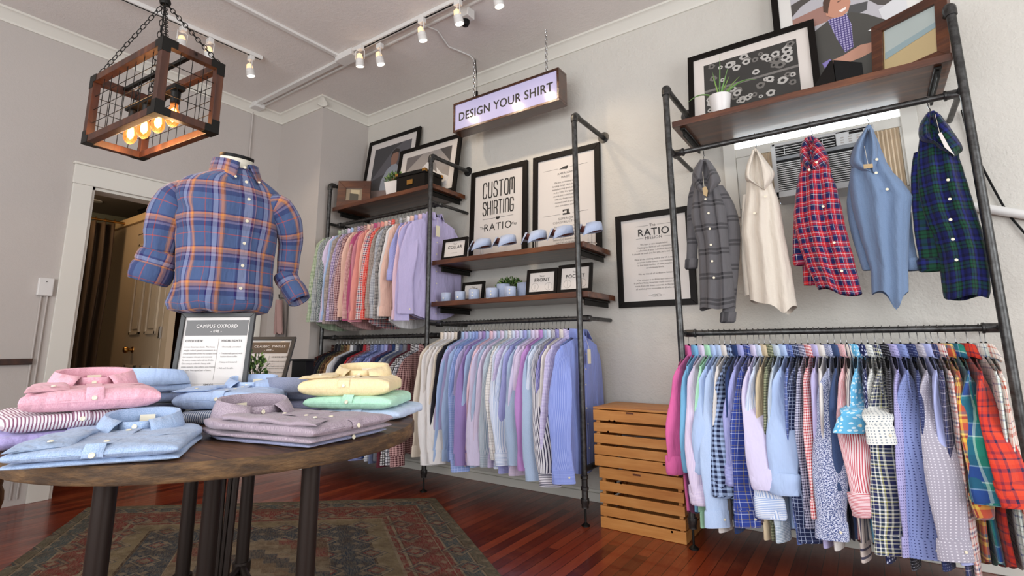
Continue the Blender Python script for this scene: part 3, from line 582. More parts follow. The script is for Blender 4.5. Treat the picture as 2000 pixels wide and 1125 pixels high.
# ------------------------------------------------------------------ air conditioner in the window
t = thing('window', '', '', (0, 0, 0)); del t['label']; del t['category']; t.name = 'window_1'; struct(t)
mb = MB()
for a, b in (((wx0 - .06, YW - .02, wz0 - .05), (wx0 + .01, YW + .02, wz1 + .07)), ((wx1 - .01, YW - .02, wz0 - .05), (wx1 + .06, YW + .02, wz1 + .07)), ((wx0, YW - .02, wz1 - .01), (wx1, YW + .02, wz1 + .07))): mb.bx(a, b)
mb.build('window_frame', M_TRIM, t, False, bevel=.003)
MB().bx((wx0, YW + .06, 2.2), (wx1, YW + .066, wz1)).build('window_pane', M_GLASSC, t, False)
o = thing('air_conditioner', 'grey-white window air conditioner behind the hanging flannel shirts', 'air conditioner', (-.09, YW - .2, 1.8))
O = (-.09, YW - .2, 1.8); ya = YW - .20; x0, x1, z0, z1 = -.33, .13, 1.79, 2.09
M_AC = new_mat('ac_casing', 'c3c5c4', .45); M_ACG = new_mat('ac_grey_band', '7f8386', .45); M_SLAT = new_mat('ac_slat', 'cfd1cf', .4)
MB(O).bx((x0, ya + .02, z0), (x1, YW + .1, z1)).build('casing', M_AC, o, False, bevel=.006)
mb = MB(O)
for a, b in (((x0 - .006, ya, z0 - .004), (x0 + .016, ya + .03, z1 + .004)), ((x1 - .012, ya, z0 - .004), (x1 + .006, ya + .03, z1 + .004)), ((x0, ya, z1 - .012), (x1, ya + .03, z1 + .004)), ((x0, ya, z0 - .004), (x1, ya + .03, z0 + .03)), ((x0 + .30, ya, z1 - .075), (x1, ya + .03, z1))): mb.bx(a, b)
mb.build('front_panel', M_AC, o, False, bevel=.003)
MB(O).bx((x0, ya + .002, z1 - .095), (x1, ya + .03, z1 - .075)).build('band', M_ACG, o, False, bevel=.002)
MB(O).bx((x0 + .005, ya + .018, z0 + .02), (x1 - .005, ya + .022, z1 - .01)).build('dark_recess', M_BLACKP, o, False)
mb = MB(O)
for k in range(14): mb.box((-.10, ya + .006, z0 + .036 + k * .0115), (x1 - x0 - .03, .012, .0045))
mb.build('intake_louvre', M_SLAT, o, False)
mb = MB(O)
for k in range(4): mb.box((x0 + .155, ya + .008, z1 - .066 + k * .014), (.28, .010, .003))
for k in (.06, .15, .24): mb.box((x0 + k, ya + .008, z1 - .043), (.003, .012, .05))
mb.build('outlet_vane', M_SLAT, o, False)
MB(O).bx((x0 + .36, ya - .002, z1 - .025), (x0 + .42, ya, z1 - .012)).build('display', M_BLACK, o, False)
mb = MB(O)
for i in range(3):
    for j in range(3): mb.bx((x0 + .32 + i * .035, ya - .0015, z1 - .066 + j * .013), (x0 + .335 + i * .035, ya, z1 - .060 + j * .013))
mb.build('control_button', M_GREYL, o, False)
M_ACC = new_mat('pleated_side_panel', 'd2bfa4', .6)
for a, b, nm in ((x0 - .13, x0 - .008, 'l'), (x1 + .008, wx1 - .005, 'r')):
    n = int((b - a) / .009); row0 = []; row1 = []
    for k in range(n + 1):
        x = a + (b - a) * k / n; yy = YW - .005 + (.012 if k % 2 else 0); row0.append(Vector((x, yy, 1.80))); row1.append(Vector((x, yy, 2.12)))
    MB(O).grid([row1, row0]).build('pleated_panel', M_ACC, o, False)
tb = MB(O)
for a, b in (((wx0, YW - .012, 2.12), (wx1, YW + .03, 2.175)), ((wx1 - .02, YW - .012, 1.8), (wx1 + .01, YW + .03, 2.119)), ((wx0 + .011, YW - .010, 1.8), (x0 - .131, YW + .03, 2.119))): tb.bx(a, b)
tb.build('mounting_frame', M_TRIM, o, False, bevel=.002)
t = thing('handrail_conduit', 'white pipe running down right wall behind the right rack pole', 'pipe', (.5, YW - .04, 1.63))
MB((.5, YW - .04, 1.63)).tube([(.42, YW - .03, 1.678), (.49, YW - .03, 1.642), (.7, YW - .03, 1.56), (1.9, YW - .03, 1.2)], .022, 12).build('pipe', M_WHITE, t)
pts = [at(x, y, 'y', YW - .015) for x, y in ((1872, 190), (1885, 240), (1905, 320), (1950, 370), (1962, 420), (2000, 462), (2100, 540))]
o = MB().tube([pts[0].lerp(pts[1], .5)] + [(a_ * .25 + b_ * .5 + c_ * .25) for a_, b_, c_ in zip(pts, pts[1:], pts[2:])] + [pts[-1]], .005, 8).build('power_cable', M_BLACKP); tag(o, 'thin black cable drooping on wall right of the tall rack', 'cable')

# ------------------------------------------------------------------ rug
c1 = Vector((-2.48, 2.70, 0)); e1 = Vector((-1.66, -1.33, 0)).normalized(); e2 = Vector((.86, -.58, 0)).normalized(); RW, RL = 2.18, 2.9
mb = MB(c1); nx, ny = 40, 50; rows = []; uvs = []
for i in range(ny + 1):
    rows.append([c1 + e1 * (RW * j / nx) + e2 * (RL * i / ny) + Vector((0, 0, .009 + .0015 * sin(j * 1.3) * sin(i * .9))) for j in range(nx + 1)]); uvs.append([(RW * j / nx, RL * i / ny) for j in range(nx + 1)])
mb.grid(rows, uvs)
lo = [[Vector((p.x, p.y, .001)) for p in r] for r in (rows[0], rows[-1])]
for top, bot, uu in ((rows[0], lo[0], uvs[0]), (rows[-1], lo[1], uvs[-1])): mb.grid([top, bot], [uu, uu])
for j in (0, nx):
    mb.grid([[r[j] for r in rows], [Vector((r[j].x, r[j].y, .001)) for r in rows]], [[u[j] for u in uvs]] * 2)
t = mb.build('area_rug', rug_mat(RW, RL), None, True, 60); t.location = c1
tag(t, 'worn red, blue and beige oriental rug on the wooden floor', 'rug')
# ------------------------------------------------------------------ pipe racks
YP, YR = 2.785, 2.885                     # uprights, hanging rails
PR = .0175
def flange(mb, c, axis='y'):
    mb.lathe([(.042, 0), (.042, -.008), (.022, -.012), (.022, -.03)] if axis == 'y' else [(.042, 0), (.042, .008), (.022, .012), (.022, .03)], c, 18, axis)
def rack(label, poles, rails, top, name='pipe_clothes_rack'):
    O = (poles[0], YP, 0)
    t = thing(name, label, 'clothes rack', O)
    for x in poles:
        o = MB(O).tube([(x, YP, .10), (x, YP, top)], PR, 16).build('upright_pole', M_PIPE, t)
        for z in (.20, .26): MB(O).lathe([(PR, -.012), (PR + .005, -.008), (PR + .005, .008), (PR, .012)], (x, YP, z), 16).build('coupling', M_PIPE, t)
        mb = MB(O); mb.lathe([(PR, .02), (.024, .02), (.024, -.005), (.020, -.012), (.020, -.03), (PR, -.03)], (x, YP, .125), 16)
        mb.build('coupling', M_PIPE, t)
        mb = MB(O); mb.lathe([(.024, 0), (.024, .006), (.010, .016), (.006, .02), (.006, .10)], (x, YP, .0), 16); mb.build('levelling_foot', M_BLACKM, t)
        mb = MB(O)
        mb.tube([(x, YP, top - .03), (x, YP, top - .005), (x, YP + .004, top + .008), (x, YP + .018, top + .018), (x, YP + .045, top + .018)], .0225, 14)
        mb.build('elbow', M_PIPE, t)
        mb = MB(O); mb.tube([(x, YP + .03, top + .018), (x, YW - .006, top + .018)], PR * .95, 14); mb.build('wall_arm', M_PIPE, t)
        mb = MB(O); flange(mb, (x, YW - .002, top + .018)); mb.build('wall_flange', M_PIPE, t)
        if abs(x - XL2) < .01: mb = MB(O); mb.tube([(x, YP, .30), (x, YW - .006, .30)], PR * .95, 12); mb.build('lower_arm', M_PIPE, t)
    for x0, x1, z in rails:
        MB(O).tube([(x0, YR, z), (x1, YR, z)], .0145, 14).build('hanging_rail', M_PIPE, t)
        for x, sgn in ((x0, 1), (x1, -1)):
            mb = MB(O); mb.tube([(x + sgn * .05, YR, z), (x + sgn * .012, YR, z), (x, YR + .006, z), (x, YR + .04, z)], .02, 12)
            mb.lathe([(.02, -.006), (.0235, -.004), (.0235, .004), (.02, .006)], (x + sgn * .05, YR, z), 14, 'x')
            mb.build('rail_fitting', M_PIPE, t)
            MB(O).tube([(x, YP, z), (x, YW - .006, z)], .013, 10).build('rail_arm', M_PIPE, t)
    return t
Z_M, Z_L, Z_LL, Z_R, Z_RU = 1.165, 2.10, 1.08, 1.062, 2.10
XL0, XL1, XL2, XR0, XR1 = -3.926, -2.668, -1.415, -.82, .452
rack('tall grey pipe rack with two bays in front of the textured wall, left of crates', (XL0, XL1, XL2), ((XL1, XL2, Z_M), (XL0, XL1, Z_L), (XL0, XL1, Z_LL)), 2.45)
rack('tall grey pipe rack at right holding the flannel shirts and lower shirt rail', (XR0, XR1), ((XR0, XR1, Z_RU), (XR0, XR1, Z_R)), 2.455)

def shelf(label, x0, x1, ztop, y0=2.80, y1=3.20, th=.036):
    O = ((x0 + x1) / 2, (y0 + y1) / 2, ztop - th)
    t = thing('shelf_board', label, 'shelf', O)
    MB(O).bx((x0, y0, ztop - th), (x1, y1, ztop)).build('board', M_SHELF, t, False, bevel=.003)
    for x in (x0 + .05, x1 - .05):
        mb = MB(O); mb.bx((x - .014, y0 + .03, ztop - th - .012), (x + .014, y1, ztop - th)); mb.bx((x - .006, y0 + .05, ztop - th - .045), (x + .006, y1 - .01, ztop - th - .012))
        mb.build('bracket', M_BLACKM, t, False, bevel=.003)
    return t
shelf('dark wood shelf on the left bay holding two framed photos and black box', XL0 + .03, XL1 + .005, 2.25)
shelf('dark wood shelf with the row of display collars', XL1 + .02, XL2 + .035, 1.635)
shelf('lower dark wood shelf with folded cuffs and the small signs', XL1 + .02, XL2 + .055, 1.325)
shelf('brown wood shelf on the right rack with aloe plant and photos', XR0 + .02, XR1 - .015, 2.262, th=.036)

# ------------------------------------------------------------------ crates
def crate(z0, x0, x1, y0, label, h, lid):
    O = (x0, y0, z0); D = .34
    t = thing('wooden_crate', label, 'crate', O, group='slatted pine crates')
    n = 5; sh = (h - (.012 if lid else 0)) / n
    for k in range(n):
        z = z0 + k * sh
        if k == n - 1 or k == 0: g = .058
        else: g = .050
        MB(O).bx((x0, y0, z + .001), (x1, y0 + .012, z + g)).build('front_slat', M_PINE, t, False, bevel=.002)
        mb = MB(O).bx((x0 + .0, y0 + .013, z + .001), (x0 + .012, y0 + D, z + g)); mb.build('side_slat', M_PINE, t, False, bevel=.002)
        mb = MB(O).bx((x1 - .012, y0 + .013, z + .001), (x1, y0 + D, z + g)); mb.build('side_slat', M_PINE, t, False, bevel=.002)
        MB(O).bx((x0 + .012, y0 + D - .012, z + .001), (x1 - .012, y0 + D, z + g)).build('back_slat', M_PINE, t, False, bevel=.002)
    for x in (x0 + .013, x1 - .033):
        for y in (y0 + .013, y0 + D - .033): MB(O).bx((x, y, z0 + .002), (x + .02, y + .02, z0 + h - .014)).build('corner_post', M_PINE, t, False)
    if lid:
        for k in range(5):
            y = y0 + k * .068; MB(O).bx((x0, y, z0 + h - .011), (x1, y + .062, z0 + h)).build('lid_slat', M_PINE, t, False, bevel=.002)
    else: MB(O).bx((x0 + .012, y0 + .012, z0 + .002), (x1 - .012, y0 + D - .012, z0 + .012)).build('bottom_board', M_PINE, t, False)
    MB(O).bx((x0 + .2, y0 - .0008, z0 + h - .028), (x0 + .245, y0 + .004, z0 + h - .018)).build('hand_slot' if lid else 'knot', M_PINEK, t, False)
    mb = MB(O)
    for a, b in ((.10, .25), (.13, .25), (.09, .19), (.4, .05)): mb.lathe([(.001, .0), (.006, .0)], (x0 + a, y0 - .0006, z0 + b), 10, 'y')
    o = mb.build('wood_knots', M_PINEK, t, False); o['kind'] = 'stuff'
    return t
crate(0, -1.335, -.862, 2.812, 'slatted pine crate standing on the floor, lower of the two', .327, False)
crate(.328, -1.355, -.882, 2.80, 'slatted pine crate with lid, upper of the two by the wall', .322, True)

# ------------------------------------------------------------------ framed things
def rim(mb, W, H, b, d):
    for pts in (((0, 0), (W, 0), (W - b, b), (b, b)), ((W, 0), (W, H), (W - b, H - b), (W - b, b)), ((W, H), (0, H), (b, H - b), (W - b, H - b)), ((0, H), (0, 0), (b, b), (b, H - b))):
        mb.prism(list(pts), (0, 0, 0), (1, 0, 0), (0, 0, 1), -d)
    return mb
def frame(name, label, cat, loc, W, H, b=.03, d=.022, rz=0, lean=0, mat=None, face=None, mat_b=0, stand=False, group=None):
    """local x right, z up, front toward -y; origin at the bottom left corner"""
    t = thing(name, label, cat, loc, (radians(-lean), 0, radians(rz)), group)
    mb = MB(); rim(mb, W, H, b, d); mb.build('frame_border', mat or M_BLACK, t, False, bevel=.0015)
    MB().bx((b * .6, d * .55, b * .6), (W - b * .6, d * .95, H - b * .6)).build('backing' if face is None else 'print', face or M_PAPER, t, False)
    if stand: MB().prism([(W * .4, .01), (W * .6, .01), (W * .55, H * .7), (W * .45, H * .7)], (0, d + .001, 0), (1, 0, 0), (0, .28, .96), .003).build('easel_back', M_BLACKP, t, False)
    return t
def ftext(t, s, x, z, size, mat=None, sx=1, sp=1.0, bold=0, d=.022, nm='lettering', align='CENTER', y=None):
    return text(nm, s, (x, (d * .55 - .0006) if y is None else y, z), (1, 0, 0), (0, 0, 1), size, mat or M_INK, t, sx, align, sp, bold)
def fbar(t, x0, x1, z0, z1, mat=None, nm='printed_rule', d=.022):
    return MB().bx((x0, d * .55 - .0012, z0), (x1, d * .55 - .0002, z1)).build(nm, mat or M_INK, t, False)
def fpoly(t, poly, mat, nm, lift=.0006, d=.022):
    return MB().prism(poly, (0, d * .55 - lift, 0), (1, 0, 0), (0, 0, 1), .0004).build(nm, mat, t, False)

GL = {'C': [[(1, .76), (1, .86), (.8, 1), (.2, 1), (0, .86), (0, .14), (.2, 0), (.8, 0), (1, .14), (1, .24)]], 'U': [[(0, 1), (0, .14), (.2, 0), (.8, 0), (1, .14), (1, 1)]],
 'S': [[(1, .78), (1, .88), (.8, 1), (.2, 1), (0, .88), (0, .68), (.15, .58), (.85, .44), (1, .33), (1, .13), (.8, 0), (.2, 0), (0, .13), (0, .22)]], 'T': [[(0, 1), (1, 1)], [(.5, 1), (.5, 0)]],
 'O': [[(.2, 0), (0, .14), (0, .86), (.2, 1), (.8, 1), (1, .86), (1, .14), (.8, 0), (.2, 0)]], 'M': [[(0, 0), (0, .88), (.12, 1), (.38, 1), (.5, .88), (.5, .25)], [(.5, .88), (.62, 1), (.88, 1), (1, .88), (1, 0)]],
 'H': [[(0, 0), (0, 1)], [(1, 0), (1, 1)], [(0, .5), (1, .5)]], 'I': [[(.5, 0), (.5, 1)]], 'R': [[(0, 0), (0, 1), (.8, 1), (1, .88), (1, .6), (.8, .46), (0, .46)], [(.6, .46), (1, .3), (1, 0)]],
 'N': [[(0, 0), (0, .86), (.2, 1), (.8, 1), (1, .86), (1, 0)]], 'G': [[(1, .76), (1, .86), (.8, 1), (.2, 1), (0, .86), (0, .14), (.2, 0), (.8, 0), (1, .14), (1, .46), (.5, .46)]]}
def stroke(t, s, cx_, z0, lw, H, sw, adv, d=.022):
    wid = [adv * (.45 if ch == 'I' else 1) for ch in s]; x = cx_ - sum(wid) / 2; mb = MB(); y = d * .55 - .0012; n_ = 0
    for ch, w_ in zip(s, wid):
        for pl_ in GL[ch]:
            P2 = [Vector((x + w_ / 2 + (px_ - .5) * lw * (1.25 if ch == 'M' else 1), 0, z0 + pz * H)) for px_, pz in pl_]
            for a, b in zip(P2, P2[1:]):
                dd = (b - a).normalized(); nn = Vector((-dd.z, 0, dd.x)) * sw / 2; n_ += 1; yy = Vector((0, y - .000004 * n_, 0))
                mb.add([a - nn + yy, b - nn + yy, b + nn + yy, a + nn + yy], [(0, 1, 2, 3)])
                for q in (a, b): mb.add([q + Vector((sw / 2 * cos(k * pi / 5), y - .000004 * n_ - .000002, sw / 2 * sin(k * pi / 5))) for k in range(10)], [tuple(range(10))])
        x += w_
    return mb.build('lettering', M_INK, t, False)
# CUSTOM SHIRTING poster
W, H = .56, .80
t = frame('framed_poster', 'black-framed poster reading CUSTOM SHIRTING behind the display collars', 'poster', (-2.615, 3.185, 1.636), W, H, .042, lean=2.2)
stroke(t, 'CUSTOM', W / 2, .555, .034, .130, .0105, .054); stroke(t, 'SHIRTING', W / 2, .410, .030, .110, .0100, .0455)
fbar(t, .13, .255, .375, .377); fbar(t, .305, .43, .375, .377)
fpoly(t, [(.262, .385), (.300, .382), (.304, .374), (.290, .362), (.280, .358), (.266, .364), (.260, .374)], M_INK, 'map_emblem')
ftext(t, 'RATIO', W / 2, .275, .085, sp=1.15); ftext(t, 'The', .13, .295, .032); ftext(t, 'Way', .435, .295, .032)
ftext(t, 'EST', .2, .182, .016, M_GREY); ftext(t, '2011', .36, .182, .016, M_GREY)
mb = MB(); mb.tube([(W / 2 + .024 * cos(a * pi / 12), .0112, .185 + .03 * sin(a * pi / 12)) for a in range(24)], .0007, 4, closed=True); mb.build('round_emblem', M_GREY, t)
ftext(t, 'T', W / 2, .175, .035, M_GREY)
# AMERICAN MADE poster
W, H = .56, .80
t = frame('framed_poster', 'black-framed poster with AMERICAN MADE text behind the rack pole', 'poster', (-2.0, 3.185, 1.636), W, H, .042, lean=2.2)
def para(t, cx, z, n, wd, dz, seed, size=.0125, lines=None):
    r = random.Random(seed)
    for k in range(n):
        if lines: ftext(t, lines[k], cx, z - k * dz, size, M_GREY)
fpoly(t, [(.225, .663), (.262, .678), (.300, .682), (.302, .67), (.29, .655), (.262, .66)], M_INK, 'state_emblem')
fbar(t, .09, .215, .668, .6693); fbar(t, .315, .46, .668, .6693)
ftext(t, 'AMERICAN', W / 2, .62, .024, M_GREY, sp=1.2); ftext(t, 'MADE', W / 2, .59, .024, M_GREY, sp=1.2)
L1 = ['We are passionate about', 'keeping things close to home', 'manufacturing great products', 'in the USA. Our goal is to', 'source and make it all here', 'with the finest materials', 'cut and sewn by people', 'that care about quality']
para(t, W / 2, .555, 8, .3, .026, 1, .019, L1)
fpoly(t, [(.255, .305), (.315, .305), (.315, .315), (.305, .317), (.305, .345), (.255, .345), (.255, .330), (.268, .330), (.268, .335), (.288, .335), (.288, .317), (.255, .317)], M_INK, 'sewing_machine_emblem')
fbar(t, .09, .235, .312, .3133); fbar(t, .335, .46, .312, .3133)
ftext(t, 'SUPERIOR', W / 2, .27, .024, M_GREY, sp=1.2); ftext(t, 'CONSTRUCTION', W / 2, .243, .024, M_GREY, sp=1.2)
para(t, W / 2, .212, 6, .3, .024, 2, .019, ['Every shirt that we make', 'is constructed with single', 'needle tailoring for a clean', 'finish and a long life. Our', 'buttons are locked in place', 'and collars hold shape'])
# MISSION poster
W, H = .51, .625
t = frame('framed_poster', 'black-framed RATIO MISSION poster hanging on wall between the two racks', 'poster', (-1.345, YW - .024, 1.243), W, H, .038)
fbar(t, .14, .225, .535, .5362); fbar(t, .285, .38, .535, .5362); ftext(t, 'The', .255, .528, .026)
ftext(t, 'RATIO', .258, .468, .068, bold=.012, sp=1.1); ftext(t, 'MISSION', .258, .443, .027, sp=1.15)
fbar(t, .14, .19, .451, .4522); fbar(t, .33, .38, .451, .4522)
for k, s_ in enumerate(['We have a very simple belief:', 'Clothing is a form of self-expression,', 'a reflection of your individual identity.', 'It should be made just for you, pure and simple.', None, 'Most of the clothing sold in the US is made', 'overseas in the lowest ways available,', 'in the most number of sizes possible,', 'at wholesale levels.', None, 'We say that all of us deserve better.', None, 'Our mission is to dress our customers', 'in perfect fitting American made custom shirts,', 'made from the finest materials in the world,', 'all sold at prices accessible to all who care.']):
    if s_: ftext(t, s_, .258, .405 - k * .0195, .0155, M_GREY)
mb = MB()
for s_ in (-1, 1): mb.tube([(.258 + s_ * .012 + .02 * cos(a * pi / 8), .0112, .072 + .008 * sin(a * pi / 8)) for a in range(16)], .0006, 4, closed=True)
mb.tube([(.205, .0112, .072), (.312, .0112, .072)], .0006, 4); mb.build('scroll_ornament', M_GREY, t)

# photographs: people described by clothing only
def C(c, r=.6): 
    k = 'pc_' + c
    return bpy.data.materials.get(k) or new_mat(k, c, r, coat=.2)
# left shelf: man photo, shirt closeup
W, H = .70, .76
t = frame('framed_photograph', 'black-framed photo of a seated person in pale shirt, back left shelf', 'photograph', (-3.90, 3.085, 2.252), W, H, .035, lean=8, face=C('d2cbc6'))
fpoly(t, [(.10, .10), (.60, .10), (.60, .66), (.10, .66)], C('3c3b3e'), 'photo_backdrop')
fpoly(t, [(.10, .32), (.60, .44), (.60, .66), (.5, .66), (.36, .60)], C('57555a'), 'photo_backdrop', .0009)
fpoly(t, [(.24, .10), (.25, .30), (.31, .40), (.37, .44), (.43, .44), (.50, .38), (.53, .26), (.50, .12), (.5, .10)], C('8b9098'), 'person_shirt', .0012)
fpoly(t, [(.36, .44), (.35, .52), (.37, .565), (.41, .575), (.445, .55), (.45, .50), (.43, .44)], C('8a6656'), 'person_head', .0015)
fpoly(t, [(.345, .52), (.355, .58), (.40, .61), (.45, .59), (.455, .55), (.42, .565), (.37, .56)], C('251e1c'), 'person_hair', .0018)
fpoly(t, [(.34, .27), (.42, .30), (.50, .29), (.47, .24), (.38, .235)], C('86604f'), 'person_hands', .0018)
fpoly(t, [(.1, .10), (.6, .10), (.6, .15), (.1, .22)], C('7a6a66'), 'photo_table', .0021)
W, H = .74, .54
t = frame('framed_photograph', 'black-framed close-up photo of a pale shirt collar, behind black box', 'photograph', (-3.40, 3.055, 2.252), W, H, .035, lean=9, face=C('d6cec6'))
fpoly(t, [(.10, .09), (.64, .09), (.64, .45), (.10, .45)], C('9a928c'), 'photo_backdrop')
fpoly(t, [(.10, .30), (.30, .45), (.10, .45)], C('6d6664'), 'dark_corner', .0009); fpoly(t, [(.5, .45), (.64, .30), (.64, .45)], C('4b4644'), 'dark_corner', .0009)
fpoly(t, [(.18, .09), (.24, .25), (.38, .36), (.46, .30), (.56, .20), (.64, .16), (.64, .09)], C('d6d2ce'), 'shirt_fold', .0012)
fpoly(t, [(.36, .36), (.44, .27), (.50, .22), (.48, .30), (.42, .38)], C('7f7975'), 'collar_shadow_print', .0015)
t = frame('picture_frame', 'small brown wooden picture frame at left end of left shelf', 'picture frame', (-3.885, 2.83, 2.252), .30, .27, .075, .02, rz=36, lean=6, mat=M_SHELF, face=C('8a7a64'), stand=True)
fpoly(t, [(.11, .08), (.19, .08), (.19, .14), (.11, .15)], C('4a4438'), 'photo_shape', .0012); fpoly(t, [(.12, .15), (.2, .13), (.2, .18), (.12, .185)], C('b8a888'), 'photo_shape', .0012)

# right shelf
W, H = .70, .42
t = frame('framed_photograph', 'black-framed black and white photo of fabric rolls behind the aloe', 'photograph', (-.765, 3.03, 2.264), W, H + .13, .034, lean=9, face=C('d8d0c8'))
H = .55
fpoly(t, [(.095, .10), (.605, .10), (.605, .46), (.095, .46)], C('34322f'), 'photo_backdrop')
fpoly(t, [(.095, .26), (.605, .27), (.605, .285), (.095, .275)], C('75716c'), 'rack_edge', .0009)
rr = random.Random(5); mb = MB(); md = MB(); mc = MB()
for k in range(64):
    top = k % 2; cx = rr.uniform(.12, .58); cz = rr.uniform(.31, .44) if top else rr.uniform(.125, .245); R_ = rr.uniform(.012, .027)
    n = 14; y = .0121 - .0011 - .00003 * k
    ring = [(cx + R_ * (1 + .16 * sin(a * 2.3 + k)) * cos(2 * pi * a / n), y, cz + R_ * .92 * sin(2 * pi * a / n)) for a in range(n)]
    (mb if k % 3 else mc).add(ring, [tuple(range(n))[::-1]])
    md.add([(cx + (p[0] - cx) * .42, y - .00001, cz + (p[2] - cz) * .42) for p in ring], [tuple(range(n))[::-1]])
o = mb.build('fabric_rolls', C('b5b1ab'), t, False); o['kind'] = 'stuff'; o = mc.build('fabric_rolls', C('6f6b66'), t, False); o['kind'] = 'stuff'; o = md.build('roll_centres', C('1f1d1b'), t, False); o['kind'] = 'stuff'

W, H = .72, .86
t = frame('framed_photograph', 'large black-framed photo of a smiling person in dark blazer, right shelf', 'photograph', (-.27, 3.10, 2.264), W, H, .036, lean=4.5, face=C('d9d6d0'))
X0, X1, Z0, Z1 = .10, .62, .10, .76
fpoly(t, [(X0, Z0), (X1, Z0), (X1, Z1), (X0, Z1)], C('b3b0b4'), 'photo_backdrop')
fpoly(t, [(X0, .50), (X0 + .21, .53), (X0 + .21, .64), (X0, .6)], C('9b7468'), 'brick_building', .0007)
fpoly(t, [(.42, .66), (X1, .57), (X1, Z1), (.42, Z1)], C('95705f'), 'brick_building', .0007)
fpoly(t, [(.47, .70), (.52, .69), (.52, .72), (.47, .73)], C('c9cdd0'), 'window_print', .0009); fpoly(t, [(.55, .68), (.60, .665), (.60, .70), (.55, .71)], C('c9cdd0'), 'window_print', .0009)
fpoly(t, [(X0, .70), (.24, .745), (.42, .735), (.47, .64), (.56, .55), (X1, .50), (X1, .47), (.50, .53), (.43, .62), (.40, .70), (.25, .715), (.15, .67), (X0, .62)], C('4c4743'), 'car_frame_print', .001)
fpoly(t, [(.50, .50), (X1, .56), (X1, .40), (.52, .38)], C('cfcfd0'), 'car_door_print', .0011)
fpoly(t, [(X0, Z0), (.55, Z0), (.565, .33), (.52, .43), (.44, .50), (.38, .535), (.28, .53), (.18, .47), (.13, .38), (X0, .34)], C('46443f'), 'person_blazer', .0014)
fpoly(t, [(.36, .50), (.45, .52), (.46, .57), (.37, .58)], C('4c4c4c'), 'headrest', .0013)
fpoly(t, [(.27, .53), (.30, .40), (.33, .30), (.37, .32), (.375, .46), (.36, .53)], fabric('grid', 'aaa2c4', '4e4478', .014, .35), 'person_shirt', .0017)
fpoly(t, [(.265, .56), (.27, .62), (.29, .665), (.33, .675), (.375, .655), (.385, .60), (.37, .55), (.34, .525), (.30, .53)], C('c08a72'), 'person_head', .002)
fpoly(t, [(.255, .59), (.258, .65), (.28, .695), (.33, .715), (.38, .70), (.39, .66), (.37, .672), (.33, .668), (.295, .655), (.28, .60), (.275, .57)], C('4f382c'), 'person_hair', .0023)
fpoly(t, [(.325, .565), (.362, .578), (.358, .562), (.338, .552)], C('eee6e0'), 'person_smile', .0024)
fpoly(t, [(.325, .625), (.342, .629), (.342, .624), (.325, .62)], C('3a2a24'), 'person_eye', .0024); fpoly(t, [(.36, .634), (.375, .636), (.375, .63), (.36, .628)], C('3a2a24'), 'person_eye', .0024)
fpoly(t, [(.25, .27), (.32, .285), (.40, .32), (.47, .315), (.50, .30), (.47, .27), (.40, .245), (.34, .235), (.27, .24)], C('bd8c76'), 'person_hands', .002)
fpoly(t, [(.22, .27), (.26, .285), (.27, .245), (.23, .235)], C('8478b4'), 'shirt_cuff', .0022); fpoly(t, [(.48, .325), (.53, .31), (.52, .29), (.49, .30)], C('8478b4'), 'shirt_cuff', .0022)
fpoly(t, [(.44, .39), (.465, .40), (.46, .385)], C('e8e8e4'), 'pocket_square', .002)
t = frame('picture_frame', 'brown wooden frame with blue and sand picture, leaning by right pole', 'picture frame', (.150, 3.00, 2.266), .33, .36, .05, .03, rz=-30, lean=10, mat=M_SHELF, face=C('c8b284'), stand=True)
fpoly(t, [(.055, .16), (.275, .20), (.275, .31), (.055, .31)], C('b8c4c0'), 'sky_print', .001, .03); fpoly(t, [(.055, .14), (.275, .19), (.275, .22), (.055, .18)], C('9ab0b4'), 'water_print', .0013, .03)
# black wedge box
t = thing('black_display_box', 'angular black box between the aloe photo and brown frame', 'box', (.0, 2.86, 2.264))
MB().prism([(-.11, 0), (.0, 0), (.0, .14), (-.012, .14)], (0, .0, 0), (1, .05, 0), (0, 0, 1), -.10).build('wedge_side', M_BLACK, t, False, bevel=.002)
MB().prism([(.0, 0), (.115, 0), (.115, .09), (.0, .14)], (0.002, .0, 0), (1, .05, 0), (0, 0, 1), -.10).build('box_body', M_BLACKP, t, False, bevel=.002)
t = thing('black_display_box', 'low black box tucked behind the right rack pole on shelf', 'box', (.385, 3.09, 2.264))
MB().bx((-.06, -.06, 0), (.06, .06, .06)).build('box_body', M_BLACKP, t, False, bevel=.003); MB().bx((-.063, -.063, .06), (.063, .063, .07)).build('lid', M_BLACKP, t, False, bevel=.002)

# ------------------------------------------------------------------ plants
t = thing('potted_aloe', 'green aloe in a round white pot on the right shelf', 'plant', (-.545, 2.87, 2.262))
MB().lathe([(.001, 0), (.042, 0), (.046, .01), (.058, .105), (.060, .11), (.055, .11), (.052, .09), (.001, .09)], (0, 0, 0), 28).build('pot', M_POTW, t)
MB().lathe([(.001, .094), (.052, .092)], (0, 0, 0), 20).build('soil', M_SOIL, t)
for dx, dy, h, k in ((-.17, -.02, .03, .9), (.20, -.03, .05, .9), (.02, .0, .27, .3), (-.035, .03, .20, .3), (.06, -.02, .17, .4), (.11, .02, .12, .6), (.05, .05, .15, .5), (-.02, -.04, .13, .5), (.0, .06, .18, .3)):
    pth = []; rs = []
    for i in range(9):
        s_ = i / 8; pth.append((dx * s_ ** (1 + .3 * k) if abs(dx) < .12 else dx * s_, dy * s_, .09 + (h * s_ if k < .8 else (.06 * sin(s_ * pi * .8) + (h - .04) * s_)))); rs.append(.0105 * (1 - s_) ** .7 + .0006)
    MB().tube(pth, rs, 8, flat=.5).build('leaf', M_ALOE if h > .16 or k > .8 else M_LEAFL, t)
